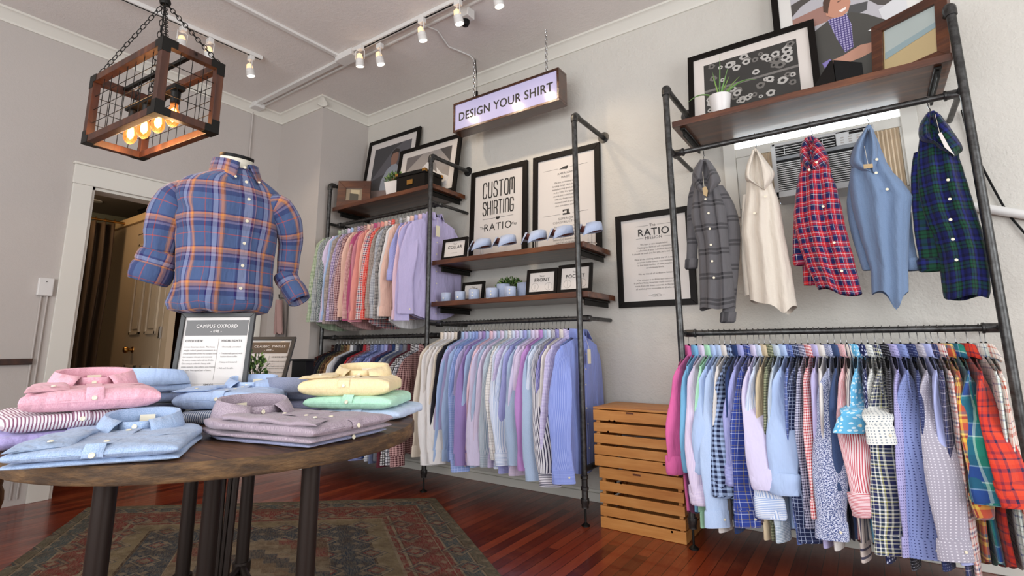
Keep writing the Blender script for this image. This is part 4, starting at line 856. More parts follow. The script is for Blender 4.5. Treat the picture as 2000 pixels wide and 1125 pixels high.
def bush(mb, c, R, H_, n, seed, lw=.009, ll=.022):
    r = random.Random(seed)
    for k in range(n):
        a = r.uniform(0, 2 * pi); e = r.uniform(-.1, 1.2); q = Vector((cos(a) * cos(e), sin(a) * cos(e), max(0, sin(e)))); base = Vector(c) + Vector((q.x * R, q.y * R, q.z * H_)) * r.uniform(.55, 1)
        d = (q + Vector((r.uniform(-.6, .6), r.uniform(-.6, .6), r.uniform(-.1, .8)))).normalized(); s_ = d.cross(Vector((r.uniform(-1, 1), r.uniform(-1, 1), 1))).normalized(); nn = d.cross(s_) * .003
        mb.add([base, base + d * ll * .5 + s_ * lw * .5 + nn, base + d * ll, base + d * ll * .5 - s_ * lw * .5 + nn], [(0, 1, 2, 3)], None, k % 3 == 0)
def bushplant(label, loc, pot, c, R, H_, n, seed, **k):
    t = thing('potted_boxwood', label, 'plant', loc)
    pot(t); mb = MB(); bush(mb, c, R, H_, n, seed, **k); o = mb.build('foliage', [M_LEAF, M_LEAFL], t, False)
    mb = MB(); r = random.Random(seed)
    for i in range(7): a = i * .9; mb.tube([(c[0], c[1], c[2] - .03), (c[0] + cos(a) * R * .6, c[1] + sin(a) * R * .6, c[2] + H_ * .5)], .0015, 5)
    mb.build('stems', M_SOIL, t); return t
def cube_pot(t):
    MB().prism([(-.055, -.055), (.055, -.055), (.055, .055), (-.055, .055)], (0, 0, 0), (1, 0, 0), (0, 1, 0), .0).build('x', M_POTW, t) if 0 else None
    a, b, h, w_ = .050, .066, .125, .006
    mb = MB(); ring = lambda r_, z: [Vector((sx * r_, sy * r_, z)) for sx, sy in ((-1, -1), (1, -1), (1, 1), (-1, 1))]
    rows = [ring(a, 0), ring(b, h), ring(b - w_, h), ring(b - w_ - .004, h - .02)]
    mb.grid(rows, [[(k * .1, q[0].z) for k in range(5)] for q in rows], True); mb.add(rows[0], [(3, 2, 1, 0)]); mb.build('pot', M_POTW, t, False, bevel=.004)
    MB().box((0, 0, h - .02), (2 * b - .02, 2 * b - .02, .004)).build('soil', M_SOIL, t, False)
o = bushplant('small boxwood in a square white pot on the left shelf', (-3.20, 2.92, 2.25), cube_pot, (0, 0, .135), .085, .075, 420, 3); o.rotation_euler = (0, 0, radians(12)); o.scale = (1.1, 1.1, 1.05)
def round_pot(t): MB().lathe([(.001, 0), (.035, 0), (.045, .06), (.041, .06), (.038, .05), (.001, .05)], (0, 0, 0), 20).build('pot', M_BLACKP, t)
bushplant('bushy boxwood on the lower shelf behind the folded cuffs', (-2.12, 3.07, 1.325), round_pot, (0, 0, .07), .105, .10, 700, 4)

# black storage box with brass corners
t = thing('storage_box', 'black storage box with brass corners on the left shelf', 'box', (-2.93, 2.925, 2.25), (0, 0, radians(4)))
MB().bx((-.15, -.11, 0), (.15, .11, .12)).build('body', M_BLACK, t, False, bevel=.003)
l_ = MB().bx((-.156, -.116, .12), (.156, .116, .15)).build('lid', M_BLACKP, t, False, bevel=.003)
for sx in (-1, 1):
    for sy in (-1, 1): MB().box((sx * .143, sy * .103, .141), (.032, .032, .024)).build('brass_corner', M_BRASS, l_, False, bevel=.002)
MB().bx((-.03, -.1185, .04), (.03, -.110, .08)).build('label_holder', M_BRASS, t, False, bevel=.001)

# ------------------------------------------------------------------ small shelf signs, collars and cuffs
def small_sign(name, label, x, y, z, W, H, rz, txt, circles=False):
    t = frame('small_framed_sign', label, 'sign', (x, y, z), W, H, .022, .016, rz, 9, stand=True)
    ftext(t, 'Your', W / 2, H * .70, .018, d=.016); ftext(t, txt, W / 2, H * .52, .033 if len(txt) < 7 else .028, bold=.012, sp=1.1, d=.016)
    if circles:
        for cx in (W * .28, W * .72):
            MB().tube([(cx + .026 * cos(a * pi / 12), .0084, H * .32 + .026 * sin(a * pi / 12)) for a in range(24)], .0006, 4, closed=True).build('drawn_circle', M_GREY, t)
            MB().bx((cx - .0006, .0082, H * .32 - .016), (cx + .0006, .0088, H * .32 + .016)).build('printed_rule', M_GREY, t, False)
    else: ftext(t, 'custom made', W / 2, H * .3, .010, M_GREYL, d=.016)
    return t
small_sign('s', 'small black-framed sign reading COLLAR at left end of collar shelf', -2.59, 2.83, 1.636, .235, .165, 2, 'COLLAR')
small_sign('s', 'small black-framed sign reading FRONT on the lower shelf', -1.84, 2.84, 1.327, .23, .175, 2, 'FRONT', True)
small_sign('s', 'small black-framed sign reading POCKET on lower shelf behind the pole', -1.60, 2.84, 1.327, .24, .185, 0, 'POCKET', True)
small_sign('s', 'black-framed sign on the lower shelf hidden behind the folded cuffs', -2.50, 2.96, 1.327, .21, .15, 0, 'CUFF')

M_CLB = fabric('oxford', 'a3b0cc', 'b7c2d8'); M_CLIN = new_mat('collar_lining_brown', '6a3a34', .7)
def collar_mesh(mb, R1, R2, h, leaf, spread, mi_in=1, drop=.0, pts=40, tip=.03, gap=.35, z0=0):
    """collar band around an ellipse, open at local -y, with a fold-over leaf"""
    inn = []; top = []; out = []; uvi = []
    for k in range(pts + 1):
        a = -pi / 2 + gap + (2 * pi - 2 * gap) * k / pts; s_ = abs(k / pts - .5) * 2
        x, y = cos(a), sin(a); e = s_ ** 4
        up = h * (1 - .25 * e)
        inn.append(Vector((R1 * x, R2 * y, z0))); top.append(Vector((R1 * x * 1.02, R2 * y * 1.02, z0 + up)))
        g = 1.12 + .10 * e; out.append(Vector((R1 * x * g + (spread * e * (1 if x > 0 else -1)), R2 * y * g - tip * e, z0 + up - leaf * (1 + .7 * e))))
        uvi.append(k * .012)
    mid = [(a + b) / 2 + Vector((0, 0, .005)) + (b - a).cross(Vector((0, 0, 1))) * 0 for a, b in zip(top, out)]
    mb.grid([inn, top], [[(u, 0) for u in uvi], [(u, h) for u in uvi]], mi=mi_in)
    mb.grid([top, mid, out], [[(u, h) for u in uvi], [(u, h + .02) for u in uvi], [(u, h + .045) for u in uvi]])
def display_collar(label, x, y, rz, tilt, sp_):
    t = thing('display_collar', label, 'shirt collar', (x, y, 1.635), (0, 0, radians(rz)), 'display collars on clear stands')
    mb = MB(); collar_mesh(mb, .078, .06, .045, .052, sp_ * .6, 1, tip=.035, gap=.20, z0=.085)
    o = mb.build('collar_fabric', [M_CLB, M_CLIN], t, ang=50, solid=.0022)
    st = MB(); st.tube([(-.012, 0, .0), (-.012, 0, .08)], .004, 8); st.tube([(.012, 0, .0), (.012, 0, .08)], .004, 8); st.bx((-.03, -.03, 0), (.03, .03, .004))
    st.build('clear_stand', M_GLASSC, t, False)
    MB().lathe([(.001, 0), (.0055, .001), (.0055, .003), (.001, .0035)], (.02, -.068, .086), 10, 'y').build('button', M_BTN, t)
zc = 1.636
display_collar('pale blue display collar nearest the COLLAR sign', -2.255, 2.90, -18, 0, .01)
display_collar('pale blue display collar under RATIO, second from left', -2.04, 2.90, -12, 0, .028)
display_collar('pale blue display collar between the two framed posters', -1.79, 2.90, -14, 0, .022)
display_collar('pale blue display collar just left of the rack pole', -1.58, 2.89, -18, 0, .012)
display_collar('pale blue display collar right of the rack pole', -1.385, 2.90, -8, 0, .0)
def cuff(label, x, y, z, rz, R_=.032, h=.062, nb=2, grp='folded shirt cuffs on the lower shelf'):
    t = thing('display_cuff', label, 'shirt cuff', (x, y, z), (0, 0, radians(rz)), grp)
    mb = MB(); rows = []; uv = []
    for z_ in (0, h * .5, h): rows.append([Vector(((R_ + .0035 * k / 28) * cos(.3 + 6.6 * k / 28), (R_ * .8 + .0035 * k / 28) * sin(.3 + 6.6 * k / 28) - 0, z_)) for k in range(29)]); uv.append([(k * .008, z_) for k in range(29)])
    mb.grid(rows, uv); mb.build('cuff_band', M_CLB, t, ang=70, solid=.002)
    for k in range(nb): MB().lathe([(.001, 0), (.0055, .001), (.0055, .003), (.001, .0035)], (-.008, -R_ * .8 - .004, h * (.35 + .3 * k)), 10, 'y').build('button', M_BTN, t)
for i, (x, nb, lb) in enumerate(((-2.555, 1, 'pale blue cuff at the left end of the lower shelf'), (-2.42, 1, 'pale blue angled cuff second along the lower shelf'), (-2.29, 2, 'pale blue two-button cuff in the middle of the cuff row'), (-2.13, 2, 'pale blue wide cuff in front of the boxwood plant'), (-1.975, 2, 'pale blue cuff nearest the FRONT sign'))):
    cuff(lb, x, 2.86, 1.326, 20 + 5 * i, .036 + .004 * (i == 3), .066 + .006 * (i > 1), nb)
cuff('blue-grey cuff behind the others beside the plant', -2.09, 2.94, 1.326, 35, .045, .105, 0); cuff('blue-grey flared cuff at the back left of FRONT sign', -1.93, 2.97, 1.326, 15, .05, .105, 0)

# ------------------------------------------------------------------ hanging lightbox sign
def chain(mb, a, b, ll=.028, r=.0022, w_=.5, n=8):
    a = Vector(a); b = Vector(b); d = (b - a); L = d.length; d.normalize(); ref = Vector((0, 0, 1)) if abs(d.z) < .9 else Vector((1, 0, 0)); x = d.cross(ref).normalized(); y = d.cross(x)
    k = max(1, int(L / (ll * .78)))
    for i in range(k):
        c = a + d * (L * (i + .5) / k); s_ = x if i % 2 else y
        mb.tube([c + d * (ll * .5 * sin(2 * pi * q / 10)) * (1) + s_ * (ll * w_ * .5 * cos(2 * pi * q / 10)) for q in range(10)], r, 5, closed=True)
sx0, sx1, sy, sz0, sz1 = -2.575, -1.60, 2.93, 2.685, 2.935
O = (sx0, sy, sz0)
t = thing('lightbox_sign', 'hanging wooden lightbox sign reading DESIGN YOUR SHIRT', 'sign', O)
mb = MB(O)
for a, b in (((sx0, sy, sz0), (sx1, sy + .12, sz0 + .018)), ((sx0, sy, sz1 - .018), (sx1, sy + .12, sz1)), ((sx0, sy, sz0 + .018), (sx0 + .018, sy + .12, sz1 - .018)), ((sx1 - .018, sy, sz0 + .018), (sx1, sy + .12, sz1 - .018)), ((sx0 + .018, sy + .105, sz0 + .018), (sx1 - .018, sy + .12, sz1 - .018))): mb.bx(a, b)
mb.build('wooden_case', M_SIGNW, t, False, bevel=.002)
NT(M_SIGNG).b.inputs['Roughness'].default_value = .12; NT(M_SIGNG).b.inputs['Specular IOR Level'].default_value = .2
MB(O).bx((sx0 + .018, sy + .008, sz0 + .018), (sx1 - .018, sy + .014, sz1 - .018)).build('lit_panel', M_SIGNG, t, False)
text('lettering', 'DESIGN YOUR SHIRT', ((sx0 + sx1) / 2, sy + .0078, sz0 + .09), (1, 0, 0), (0, 0, 1), .098, M_INK, t, .90, 'CENTER', 1.06, .022, O)
for x, nm in ((-2.40, 'a'), (-1.725, 'b')):
    mb = MB(O); chain(mb, (x, 2.98, ZC - .02), (x, 2.98, sz1 + .012), .034, .003); o = mb.build('hanging_chain', M_CHROME, t)
    MB(O).bx((x - .02, 2.97, sz1), (x + .02, 2.99, sz1 + .006)).build('chain_plate', M_CHROME, t, False)
    MB(O).tube([(x + .008 * cos(q * pi / 5), 2.98, ZC - .008 + .008 * sin(q * pi / 5)) for q in range(10)], .002, 6, closed=True).build('ceiling_hook', M_CHROME, t)
MB(O).tube([(-2.392, 2.985, ZC - .01), (-2.375, 2.985, 3.1), (-2.378, 2.985, sz1 + .0)], .003, 6).build('power_cord', M_BLACKP, t)
MB(O).box((-2.376, 2.985, sz1 + .05), (.016, .016, .05)).build('cord_switch', M_BLACKP, t, False, bevel=.003)

# ------------------------------------------------------------------ cage lamp
Pc = Vector((-2.196, .7505, 1.905)); Lx, Ly, Lz, bt = .628, .2515, .324, .032
t = thing('cage_pendant_lamp', 'wooden cage pendant lamp with four glowing bulbs hung from chains', 'pendant lamp', Pc, (0, 0, radians(4.526)))
def beam(a, b, nm='beam'):
    a = Vector(a); b = Vector(b); mb = MB(); mb.bx(a, b); return mb.build(nm, M_CAGEW, t, False, bevel=.002)
for z in (0, Lz - bt):
    for y in (0, Ly - bt): beam((-Lx, y, z), (0, y + bt, z + bt))
    for x in (-Lx, -bt): beam((x, bt, z), (x + bt, Ly - bt, z + bt))
for x in (-Lx, -bt):
    for y in (0, Ly - bt): beam((x, y, bt), (x + bt, y + bt, Lz - bt), 'post')
for x in (0, 1):
    for y in (0, 1):
        for z in (0, 1):
            c = Vector((-Lx if x == 0 else 0, 0 if y == 0 else Ly, 0 if z == 0 else Lz)); s_ = Vector((1 if x == 0 else -1, 1 if y == 0 else -1, 1 if z == 0 else -1)); mb = MB(); e = .0015; k = .058
            for ax in range(3):
                u_, v_ = (ax + 1) % 3, (ax + 2) % 3
                def q(a_, b_): p = Vector((0, 0, 0)); p[u_] = a_ * s_[u_]; p[v_] = b_ * s_[v_]; p[ax] = -e * s_[ax]; return c + p
                poly = [q(-e, -e), q(k, -e), q(k, bt), q(bt, bt), q(bt, k), q(-e, k)]
                off = Vector((0, 0, 0)); off[ax] = e * .9 * s_[ax]; b_ = [p + off for p in poly]
                mb.add(poly + b_, [tuple(range(6)), tuple(range(6, 12))[::-1]] + [(i, 6 + i, 6 + (i + 1) % 6, (i + 1) % 6) for i in range(6)])
            mb.build('corner_plate', M_BLACKM, t, False)
for y in (bt / 2, Ly - bt / 2):
    mb = MB()
    for k in range(1, 8): x = -Lx + bt + (Lx - 2 * bt) * k / 8; mb.tube([(x, y, bt), (x, y, Lz - bt)], .0016, 6)
    for k in range(1, 4): z = bt + (Lz - 2 * bt) * k / 4; mb.tube([(-Lx + bt, y, z), (-bt, y, z)], .0016, 6)
    mb.build('wire_grid', M_BLACKM, t)
for x in (-Lx + bt / 2, -bt / 2):
    mb = MB()
    for k in range(1, 4): y = bt + (Ly - 2 * bt) * k / 4; mb.tube([(x, y, bt), (x, y, Lz - bt)], .0016, 6)
    for k in range(1, 4): z = bt + (Lz - 2 * bt) * k / 4; mb.tube([(x, bt, z), (x, Ly - bt, z)], .0016, 6)
    mb.build('wire_grid', M_BLACKM, t)
MB().bx((-.52, Ly / 2 - .022, .175), (-.09, Ly / 2 + .022, .195)).build('socket_bar', M_BLACKM, t, False, bevel=.002)
mb = MB(); mb.tube([(-Lx / 2, Ly / 2, .195), (-Lx / 2, Ly / 2, Lz + .40)], .003, 6); mb.build('power_cord', M_BLACKP, t)
for x in (-.50, -.30): mb = MB(); chain(mb, (x, Ly / 2, .195), (x + .06 * (1 if x < -.4 else -1), Ly / 2, Lz), .026, .0018); mb.build('inner_chain', M_BLACKM, t)
MB().bx((-Lx, Ly / 2 - .008, Lz - .02), (0, Ly / 2 + .008, Lz - .006)).build('cross_bar', M_BLACKM, t, False)
hub = Vector((-Lx / 2, Ly / 2, Lz + .345))
for i in range(4):
    x = -.485 + .12 * i
    MB().lathe([(.001, .0), (.019, .0), (.02, -.006), (.017, -.01), (.017, -.055), (.014, -.058)][::-1], (x, Ly / 2, .175), 16).build('bulb_socket', M_BLACKM, t)
    b_ = MB().lathe([(.001, -.108), (.006, -.107), (.017, -.098), (.0255, -.082), (.027, -.066), (.023, -.045), (.0155, -.02), (.013, 0)], (x, Ly / 2, .120), 20).build('bulb', M_BULB, t)
    MB().lathe([(.001, -.085), (.010, -.075), (.013, -.06), (.009, -.03), (.001, -.02)], (x, Ly / 2, .120), 14).build('filament', M_FIL, b_)
    lamp('bulb_light', 'POINT', Pc + Matrix.Rotation(radians(4.526), 3, 'Z') @ Vector((x, Ly / 2, -.005)), 2.2, (1.0, .58, .27), shadow_soft_size=.03)
for x in (-Lx + .016, -.016):
    for y in (.016, Ly - .016):
        mb = MB(); chain(mb, (x, y, Lz), hub, .034, .002, .55); mb.build('suspension_chain', M_BLACKM, t)
mb = MB(); mb.lathe([(.001, -.012), (.02, -.012), (.024, 0), (.02, .014), (.001, .016)], hub, 14)
mb.build('chain_hub', M_BLACKM, t)
mb = MB(); chain(mb, hub, (hub.x, hub.y, ZC - Pc.z - .02), .034, .002, .55); mb.build('ceiling_chain', M_BLACKM, t)
MB().lathe([(.06, 0), (.055, -.02), (.001, -.024)], (hub.x, hub.y, ZC - Pc.z), 20).build('ceiling_canopy', M_BLACKM, t)

# ------------------------------------------------------------------ round table
TC = Vector((-1.649, .882, 0)); TR, TZ, TT = .545, .76, .040
t = thing('round_table', 'round reclaimed-wood table on dark pipe legs in the foreground', 'table', TC)
n = 120; rj = random.Random(2); jit = [1 + .0018 * rj.uniform(-1, 1) for _ in range(n)]
def ringp(r_, z): return [Vector((r_ * jit[k] * cos(2 * pi * k / n), r_ * jit[k] * sin(2 * pi * k / n), z)) for k in range(n)]
mb = MB(); rows = [ringp(.03, TZ), ringp(TR - .025, TZ), ringp(TR - .006, TZ)]
mb.grid(rows, [[(k * .03, i) for k in range(n + 1)] for i in range(3)], True); mb.add(rows[0], [tuple(range(n))]); rb = ringp(TR - .004, TZ - TT); mb.add(rb, [tuple(range(n))[::-1]])
o = mb.build('tabletop', M_TABLE, t, True); 
mb = MB(); rows = [ringp(TR - .006, TZ), ringp(TR, TZ - .004), ringp(TR, TZ - TT + .005), ringp(TR - .004, TZ - TT)]
mb.grid(rows[::-1], [[(k * .03, i) for k in range(n + 1)] for i in range(4)], True); mb.build('table_edge', M_TEDGE, t, True)
def ray_xy(px, dist_c):
    """ground point on the view ray through column px lying dist_c in front of / behind the table centre"""
    d = ray(px, 1000); d.z = 0; d.normalize(); q = TC.dot(d); perp = (TC - d * q).length
    return d, q, perp
legs = []
for px, rr_, near in ((201, .435, 1), (603, .435, 1), (368, .42, 0), (480, .43, 0)):
    d, q, pp = ray_xy(px, 0); h = sqrt(max(.0001, rr_ ** 2 - min(pp, rr_ * .99) ** 2)); s_ = q - h if near else q + h; p = d * s_ - TC; legs.append(Vector((p.x, p.y, 0)))
for p in legs:
    MB().tube([p + Vector((0, 0, .012)), p + Vector((0, 0, TZ - TT))], .0225, 18).build('leg', M_LEG, t)
    MB().lathe([(.03, -.02), (.031, -.01), (.031, .01), (.03, .02)], p + Vector((0, 0, .20)), 16).build('leg_collar', M_LEG, t); MB().lathe([(.032, .012), (.032, .018), (.024, .026)], p, 16).build('leg_foot', M_LEG, t)
for a, b in ((0, 2), (2, 1), (1, 3), (3, 0)):
    MB().tube([legs[a] + Vector((0, 0, .20)), legs[b] + Vector((0, 0, .20))], .014, 12).build('stretcher', M_LEG, t)
d, q, pp = ray_xy(412, 0); cpt = d * (q - .05) - TC; cpt.z = 0
MB().tube([cpt + Vector((0, 0, .05)), cpt + Vector((0, 0, TZ - TT))], .024, 16).build('centre_column', M_LEG, t)
for k, px in enumerate((432, 447, 458)):
    d, q, pp = ray_xy(px, 0); a = d * (q + .05) - TC; d2, q2, _ = ray_xy(px - 12 + 14 * (k == 0), 0); b = d2 * (q2 + .0) - TC; a.z = TZ - TT; b.z = .02
    MB().tube([a, b], .007 + .003 * (k == 2), 8).build('brace_rod', M_LEG, t)
# turned wood furniture leg at far left
p = at(8, 985, 'z', 0); p = Vector((-3.9, at(8, 985, 'z', 0).y * 3.9 / abs(at(8, 985, 'z', 0).x), 0)); p = dep(-6, 930, 2.85); p.z = 0
t = thing('side_table', 'turned wooden table with black-tipped leg at far left by the wall', 'table', (p.x, p.y, 0))
MB().lathe([(.02, 0), (.026, .02), (.028, .09), (.024, .10), (.034, .115), (.044, .17), (.04, .22), (.028, .25), (.032, .27), (.026, .30), (.022, .5), (.03, .55)], (0, 0, 0), 20).build('leg', M_DARKWOOD if 0 else wood('turned_walnut', '2a1810', '5a3a1e', '8a6238', .35, 2), t)
MB().lathe([(.0275, 0), (.03, .02), (.032, .09), (.0275, .095)], (0, 0, 0), 20).build('leg_tip', M_BLACKM, t)
for dx, dy in ((-.35, -.1), (-.05, -.5), (-.4, -.6)): MB().lathe([(.026, 0), (.028, .09), (.044, .17), (.028, .25), (.022, .5), (.03, .55)], (dx, dy, 0), 16).build('leg', M_DARKWOOD, t)
MB().prism([(.04, .04), (-.42, .04 - .14 + .1), (-.46, -.66), (-.0, -.60)], (0, 0, .55), (1, 0, 0), (0, 1, 0), .03).build('tabletop', M_DARKWOOD, t, False, bevel=.003)
# ------------------------------------------------------------------ shirts on hangers
def lerp(a, b, s): return a + (b - a) * s
def catmull(pts, n):
    pts = [Vector(p) for p in pts]; out = []
    for i in range(n):
        s_ = i / (n - 1) * (len(pts) - 1); k = min(int(s_), len(pts) - 2); f = s_ - k
        p0 = pts[max(k - 1, 0)]; p1 = pts[k]; p2 = pts[k + 1]; p3 = pts[min(k + 2, len(pts) - 1)]
        out.append(.5 * ((2 * p1) + (p2 - p0) * f + (2 * p0 - 5 * p1 + 4 * p2 - p3) * f * f + (3 * p1 - p0 - 3 * p2 + p3) * f ** 3))
    return out
def ribbon_tube(path, widths, thick, angs, n=16, wave=0, ph=0, u0=0, flip=False):
    """flattened tube; angs give the direction of the wide axis in the XY plane (0 = along y, 90 = along x)"""
    rows = []; uv = []; L = 0
    for i, p in enumerate(path):
        if i: L += (p - path[i - 1]).length
        a = radians(angs[i]); mx = Vector((sin(a), cos(a), 0)); mn = Vector((cos(a), -sin(a), 0)); w_ = widths[i]; th = thick[i] if isinstance(thick, list) else thick
        row = []
        for k in range(n):
            q = 2 * pi * k / n; cx, sy = cos(q), sin(q)
            row.append(p + mx * (w_ * (abs(cx) ** .8) * (1 if cx > 0 else -1)) + mn * (th * sy + wave * sin(3.1 * cx + ph + i * .35) * (1 if wave else 0)))
        rows.append(row); uv.append([(u0 + 2 * pi * k / n * w_ * .65, -L) for k in range(n + 1)])
    return rows, uv
def button(mb, c, nrm, r=.0055):
    c = Vector(c); nrm = Vector(nrm).normalized(); x = nrm.orthogonal().normalized(); y = nrm.cross(x); n = 10; rows = []
    for rr, h in ((r, 0), (r, .0018), (r * .75, .0026), (r * .55, .0018)): rows.append([c + (x * cos(2 * pi * k / n) + y * sin(2 * pi * k / n)) * rr + nrm * h for k in range(n)])
    mb.grid(rows, [[(0, 0)] * (n + 1)] * 4, True); mb.add(rows[-1], [tuple(range(n))])
M_HANG = new_mat('black_hanger', '100f10', .4); M_HOOK = new_mat('hanger_hook_steel', '8a8a8a', .3, 1)
def make_hanger():
    t = thing('clothes_hanger', 'x', 'hanger')      # origin on top of the rail
    hp = [(0, 0.012 * 0 + .017 * cos(a), .000 - .017 + .017 * sin(a) + .004) for a in [radians(q) for q in range(-20, 200, 20)]]
    pth = [Vector((0, .017 * cos(radians(q)), -.0145 + .0185 * sin(radians(q)))) for q in range(160, -61, -20)]
    pth += [Vector((0, .004, -.045)), Vector((0, 0, -.06)), Vector((0, 0, -.088))]
    MB().tube(pth, .0016, 6).build('hook', M_HOOK, t)
    path = catmull([(0, -.185, -.205), (0, -.12, -.180), (0, -.05, -.142), (0, -.022, -.098), (0, 0, -.082), (0, .022, -.098), (0, .05, -.142), (0, .12, -.180), (0, .185, -.205)], 25)
    rows = []
    for i, p in enumerate(path):
        s_ = abs(i / 24 - .5) * 2; hx = .006 - .0035 * s_; hz = .013 - .006 * s_
        rows.append([p + Vector((hx * cos(2 * pi * k / 10), 0, hz * sin(2 * pi * k / 10))) for k in range(10)])
    mb = MB(); mb.grid(rows, [[(0, 0)] * 11] * 25, True); mb.add(rows[0], [tuple(range(10))[::-1]]); mb.add(rows[-1], [tuple(range(10))])
    mb.build('hanger_body', M_HANG, t)
    return t
HANG0 = make_hanger(); hang_used = [False]
def put_hanger(x, z, rz, label, grp):
    global HANG0
    if not hang_used[0]: r = HANG0; hang_used[0] = True
    else:
        r = HANG0.copy(); COL.objects.link(r)
        for ch in HCH:
            c = ch.copy(); COL.objects.link(c); c.parent = r
    r.location = (x, YR, z + .0145); r.rotation_euler = (0, 0, radians(rz)); r['label'] = label; r['group'] = grp
HCH = [o for o in bpy.data.objects if o.parent == HANG0]

def rack_shirt(x, zr, mat, seed, sleeve=None, kind='long', rz=0, hem=.79, fx=.023, front=False, tagc=False, W=.212, label='', group='', alpha=25, tail=.05, wl=.052):
    """sleeve: world point of the near cuff end; kind long / rolled / none"""
    r = random.Random(seed); zc_ = zr + .0145 - .130                       # collar base height
    t = thing('hanging_shirt', label, 'shirt', (x, YR, zc_), (0, 0, radians(rz)), group)
    th = .0130 if not front else .028
    N, Mc = 16, 36; rows = []; uv = []; ph = r.uniform(0, 6); kx = r.uniform(14, 24); A = .009 if not front else .012; ph2 = r.uniform(0, 6)
    for i in range(N + 1):
        v = i / N; row = []; ur = []
        for k in range(Mc + 1):
            q = 2 * pi * k / Mc; y = cos(q); sx = sin(q)
            yy = (W + .012 * (1 - v)) * (abs(y) ** .85) * (1 if y > 0 else -1)
            ztop = .008 - .36 * max(0, abs(yy) - .045); zh = -hem + tail * (abs(yy) / W) ** 2
            vv = v if v < 1 else 1; z = lerp(zh, ztop, vv ** .93)
            tt = th * (1 - .38 * v ** 14) * (1.15 - .15 * v); off = A * (1 - v * .85) * sin(kx * yy + ph) + A * .6 * sin(9 * v + ph2) * (1 - v)
            if abs(yy) < .07: tt += (.012 if not front else .03) * v ** 5 * (1 - abs(yy) / .07)
            row.append(Vector((tt * (abs(sx) ** .6) * (1 if sx > 0 else -1) + off, yy, z))); ur.append((yy + (0 if sx >= 0 else .5), z))
        rows.append(row[:-1]); uv.append(ur)
    mb = MB(); mb.grid(rows, uv, True); mb.build('shirt_body', mat, t, ang=75)
    # collar: stand with fold-over leaf, open toward local +x
    mb = MB(); pts = 26; ax, ay = (fx, .050) if not front else (.048, .062); s0 = []; s1 = []; s2 = []; s3 = []; us = []
    for k in range(pts + 1):
        a = radians(24) + radians(312) * k / pts; e = abs(k / pts - .5) * 2; c_, s_ = cos(a), sin(a); e4 = e ** 3
        s0.append(Vector((ax * c_ * .95, ay * s_ * .95, .004 + .008 * (1 - e)))); s1.append(Vector((ax * c_, ay * s_, .052 - .014 * e4)))
        s2.append(Vector((ax * c_ * 1.12, ay * s_ * 1.06, .052 - .014 * e4 + .002))); s3.append(Vector((ax * c_ * 1.25 + .02 * e4, ay * s_ * 1.16 + .012 * e4 * (1 if s_ > 0 else -1), .002 - .028 * e4))); us.append(k * .014)
    mb.grid([s0, s1, s2, s3], [[(u, h) for u in us] for h in (0, .04, .043, .09)]); mb.build('collar', mat, t, ang=60, solid=.0014)
    M3 = Matrix.Rotation(-radians(rz), 3, 'Z')
    # sleeves
    for side in (-1, 1):
        if side == 1:
            end = Vector((r.uniform(-.01, .01), W + .015, -.66)); kd = 'long'; al = 8 + r.uniform(-6, 6)
        else:
            kd = kind; al = alpha + r.uniform(-8, 8)
            if sleeve is None: end = Vector((r.uniform(-.012, .012), -W - .03 - r.uniform(0, .025), -.68 - r.uniform(0, .05) if kind == 'long' else -.50))
            else: end = M3 @ (Vector(sleeve) - Vector((x, YR, zc_)))
        S = Vector((0, side * (W - .036), -.058)); e2 = Vector((lerp(S.x, end.x, .18), side * (W + .004), -.19)); mid = Vector((lerp(S.x, end.x, .6), lerp(side * W, end.y, .75) + side * r.uniform(0, .012), lerp(-.19, end.z, .5)))
        n = 13; path = catmull([S, e2, mid, end], n); al = abs(al) if side < 0 else al
        wd = [lerp(.060, wl, i / (n - 1)) + .006 * sin(i * .9 + ph) * (side < 0) for i in range(n)]; wd[0] = .030; wd[1] = .048
        tk = [lerp(.010, .0115 if kd == 'rolled' else .009, min(1, i / 4)) for i in range(n)]
        tk[0] = .0012; tk[1] = .0085
        rows, uv = ribbon_tube(path, wd, tk, [side * -al * min(1, (i / 6)) for i in range(n)], 20, .0035, ph)
        mb = MB(); mb.grid(rows, uv, True); sl = mb.build('sleeve', mat, t, ang=75)
        d = (path[-1] - path[-3]).normalized()
        if kd == 'long':
            cp = [path[-1] - d * .004, path[-1] + d * .004, path[-1] + d * .066, path[-1] + d * .070]
            rows, uv = ribbon_tube(cp, [wl * .93, wl * 1.0, wl * 1.04, wl * .98], .0105, [side * -al] * 4, 16)
            uv = [[(b * 1.0, a) for a, b in q] for q in uv]
            mb = MB(); mb.grid(rows, uv, True); mb.build('cuff', mat, sl, ang=60)
            if side < 0 and (front or sleeve is not None):
                mb = MB(); a_ = radians(side * -al); mn = Vector((cos(a_), -sin(a_), 0)); mn = mn if (M3.inverted() @ mn).y < 0 else -mn
                button(mb, path[-1] + d * .035 + mn * .0105 + Vector((sin(a_), cos(a_), 0)) * wl * .5, mn, .0055); mb.build('button', M_BTN, sl)
        else:
            cp = [path[-1] - d * .085, path[-1] - d * .080, path[-1] - d * .045, path[-1] - d * .008, path[-1] + d * .004, path[-1] - d * .01, path[-1] - d * .05]
            rows, uv = ribbon_tube(cp, [wl * .98, wl * (1.04 + .08 * r.random()), wl * 1.10, wl * (1.06 + .1 * r.random()), wl * .96, wl * .8, wl * .7], [.010, .017, .019, .019, .015, .010, .006], [side * -al + q for q in (6, 10, 2, -6, 2, 6, 8)], 18, .0045, ph)
            uv = [[(b, a) for a, b in q] for q in uv]; mb = MB(); mb.grid(rows, uv, True); mb.build('rolled_cuff', mat, sl, ang=70)
